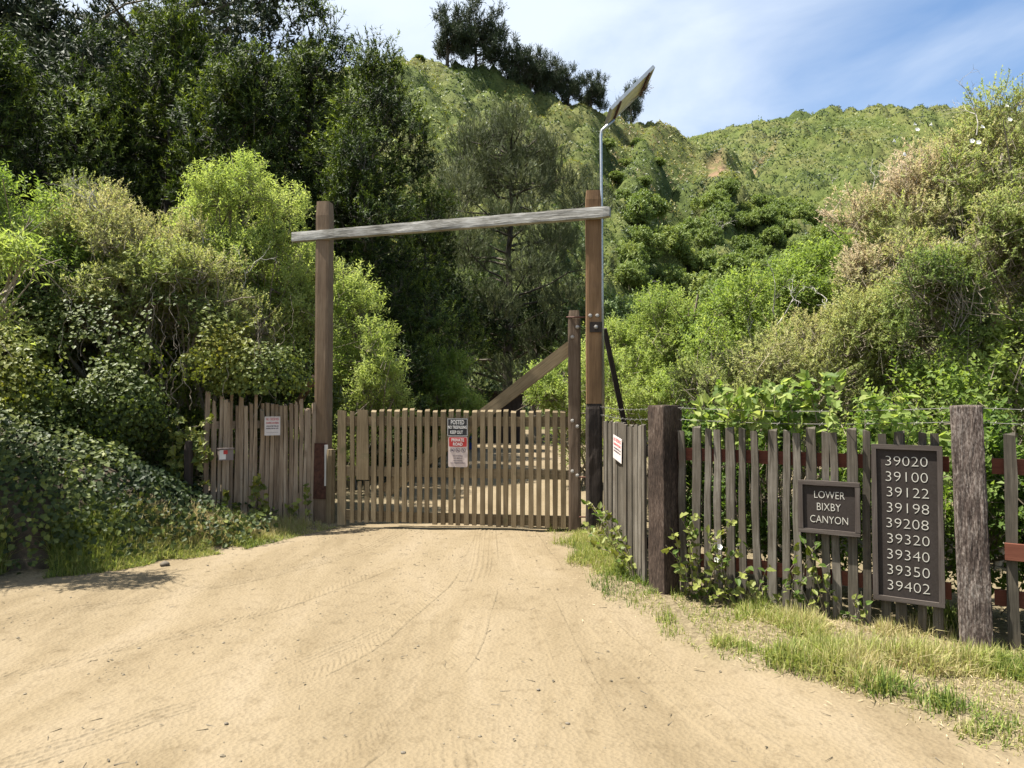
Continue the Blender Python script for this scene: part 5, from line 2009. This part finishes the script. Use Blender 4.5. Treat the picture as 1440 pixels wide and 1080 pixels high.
# long grass at the foot of the ivy bank
g = Geo()
n = 70000
y = r.uniform(5.2, 9.5, n)
x = np.interp(y, LEy, LEx) - r.uniform(-.12, .75, n)
cl = fbm(np.column_stack([x, y]), 1.5, 55, 2)
ok = (cl > .36) & (r.random(n) < np.interp(y, [5, 7.5, 8.5, 9.5], [.8, .6, .35, .22]))
x, y = x[ok], y[ok]
n = len(x)
dl = np.interp(y, LEy, LEx) - x
h = r.uniform(.16, .46, n) * np.clip(.35 + dl * 1.6, .25, 1) * np.interp(y, [6, 9], [1.1, .5])
tone = .60 + (fbm(np.column_stack([x, y]), 1.1, 56, 2) - .5) * 1.3 + r.normal(0, .15, n)
grass(g, x, y, h, r, tone, .6, .006)
gb_ = g.mesh('bank_grass', G_GRASS)
co = np.zeros(len(gb_.vertices) * 3, np.float32)
gb_.vertices.foreach_get('co', co)
co = co.reshape(-1, 3)
co[:, 2] += np.repeat(np.clip(bank_h(x, y) * .9, 0, 1), 5)
gb_.vertices.foreach_set('co', co.ravel())
tag(link('bank_grass', gb_), 'long arching grass at the foot of the ivy bank', 'grass', kind='stuff')
# tufts standing out on the dirt edge
for i, (px, py, nn_, hh, lab) in enumerate(((1245, 985, 260, .13, 'grey green grass tuft out on the dirt in front of the house number board'), (1330, 1010, 220, .12, 'green grass tuft near the lower right corner of the verge'),
                                            (1395, 1040, 160, .08, 'low bluish weed tuft at the lower right corner'), (1325, 885, 240, .20, 'tall green grass tuft left of the thick pitted post'))):
    c = gnd(px, py)
    g = Geo()
    rr_ = rng_(960 + i)
    x = c.x + rr_.normal(0, .075, nn_)
    y = c.y + rr_.normal(0, .06, nn_)
    grass(g, x, y, hh * rr_.uniform(.5, 1.3, nn_), rr_, .22 + rr_.normal(0, .16, nn_), .7, .007)
    tag(link('grass_tuft', g.mesh('grass_tuft', G_GRASS)), lab, 'grass tuft')

# ---- stones, pebbles, twigs
ico = np.array([(0, 0, 1)] + [(math.cos(a) * .9, math.sin(a) * .9, .35) for a in np.arange(5) * 1.2566] + [(math.cos(a) * .9, math.sin(a) * .9, -.35) for a in np.arange(5) * 1.2566 + .628] + [(0, 0, -1)])
icf = []
for j in range(5):
    q = (j + 1) % 5
    icf += [(0, 1 + j, 1 + q), (1 + j, 6 + j, 1 + q), (1 + q, 6 + j, 6 + q), (11, 6 + q, 6 + j)]
icf = np.array(icf)
r = rng_(970)
n = 5200
y = 2.6 + 7.0 * r.random(n) ** 1.3
x = np.interp(y, LEy, LEx) + r.random(n) * (np.interp(y, REy, REx) - np.interp(y, LEy, LEx)) * 1.0
cl = fbm(np.column_stack([x, y]), 1.1, 57, 3)
ok = r.random(n) < np.clip((cl - .42) * 4, .10, 1)
x, y = x[ok], y[ok]
n = len(x)
s = np.exp(r.normal(math.log(.0033), .5, n))
V = ico[None] * s[:, None, None] * r.uniform(.7, 1.3, (n, 12, 3)) * [1, 1, .65] + np.column_stack([x, y, road_z(x, y) + s * .2])[:, None]
Fa = (np.arange(n)[:, None, None] * 12 + icf[None]).reshape(-1, 3)
g = Geo()
g.add(V.reshape(-1, 3), Fa)
tag(link('gravel', g.mesh('gravel', M_PEBBLE)), 'scattered gravel and small pebbles on the dirt road', 'gravel', kind='stuff')
for i, (px, py, s, lab) in enumerate(((231, 796, .045, 'grey fist sized stone at the left edge of the dirt road'), (292, 795, .010, 'small brown stone right of the grey one by the bank'), (798, 1014, .010, 'small stone on the bare dirt in the lower right foreground'),
                                      (318, 1015, .010, 'brown pebble on the dirt in the lower left foreground'), (567, 1055, .010, 'dark pebble near the bottom edge of the photo'), (757, 967, .010, 'dark pebble in the middle of the dirt foreground'))):
    c = gnd(px, py)
    rr_ = rng_(975 + i)
    g = Geo()
    V = ico * rr_.uniform(.75, 1.25, (12, 3)) * [s * 1.3, s, s * .7] + [0, 0, s * .35]
    # one subdivision for a rounder stone
    ed, V2, F2 = {}, list(V), []
    for t3 in icf:
        m3 = []
        for e0, e1 in ((0, 1), (1, 2), (2, 0)):
            k_ = tuple(sorted((t3[e0], t3[e1])))
            if k_ not in ed:
                ed[k_] = len(V2)
                V2.append((V[k_[0]] + V[k_[1]]) / 2 * rr_.uniform(1.03, 1.12))
            m3.append(ed[k_])
        F2 += [(t3[0], m3[0], m3[2]), (t3[1], m3[1], m3[0]), (t3[2], m3[2], m3[1]), tuple(m3)]
    g.add(V2, F2)
    zz = float(road_z(np.array([c.x]), np.array([c.y]))[0])
    tag(link('stone', g.mesh('stone', M_STONE, True), None, Matrix.Translation((c.x, c.y, zz))), lab, 'stone')
g = Geo()
n = 260
y = 2.7 + 6.5 * r.random(n)
x = np.interp(y, LEy, LEx) + r.random(n) * (np.interp(y, REy, REx) - np.interp(y, LEy, LEx))
a = r.uniform(0, 6.28, n)
L_ = r.uniform(.015, .07, n)
A = np.column_stack([x, y, road_z(x, y) + .004])
B = A + np.column_stack([np.cos(a) * L_, np.sin(a) * L_, r.normal(0, .003, n)])
g.sticks(A, B, .0022)
x2, y2 = x[::2] + .1, y[::2]
n2 = len(x2)
aa = r.uniform(0, 6.28, n2)
g.leaves(np.column_stack([x2, y2, road_z(x2, y2) + .005]), np.column_stack([np.cos(aa), np.sin(aa), r.uniform(0, .4, n2)]), np.tile([0, 0, 1.0], (n2, 1)), r.uniform(.015, .035, n2), r.uniform(.008, .016, n2), .3, .5)
tag(link('twig_litter', g.mesh('twig_litter', M_BARK)), 'small dark twigs and dead leaves scattered over the dirt road', 'litter', kind='stuff')
print('TRIS', sum(len(o.data.polygons) for o in S.objects if o.type == 'MESH'), 'OBJS', len(S.objects))
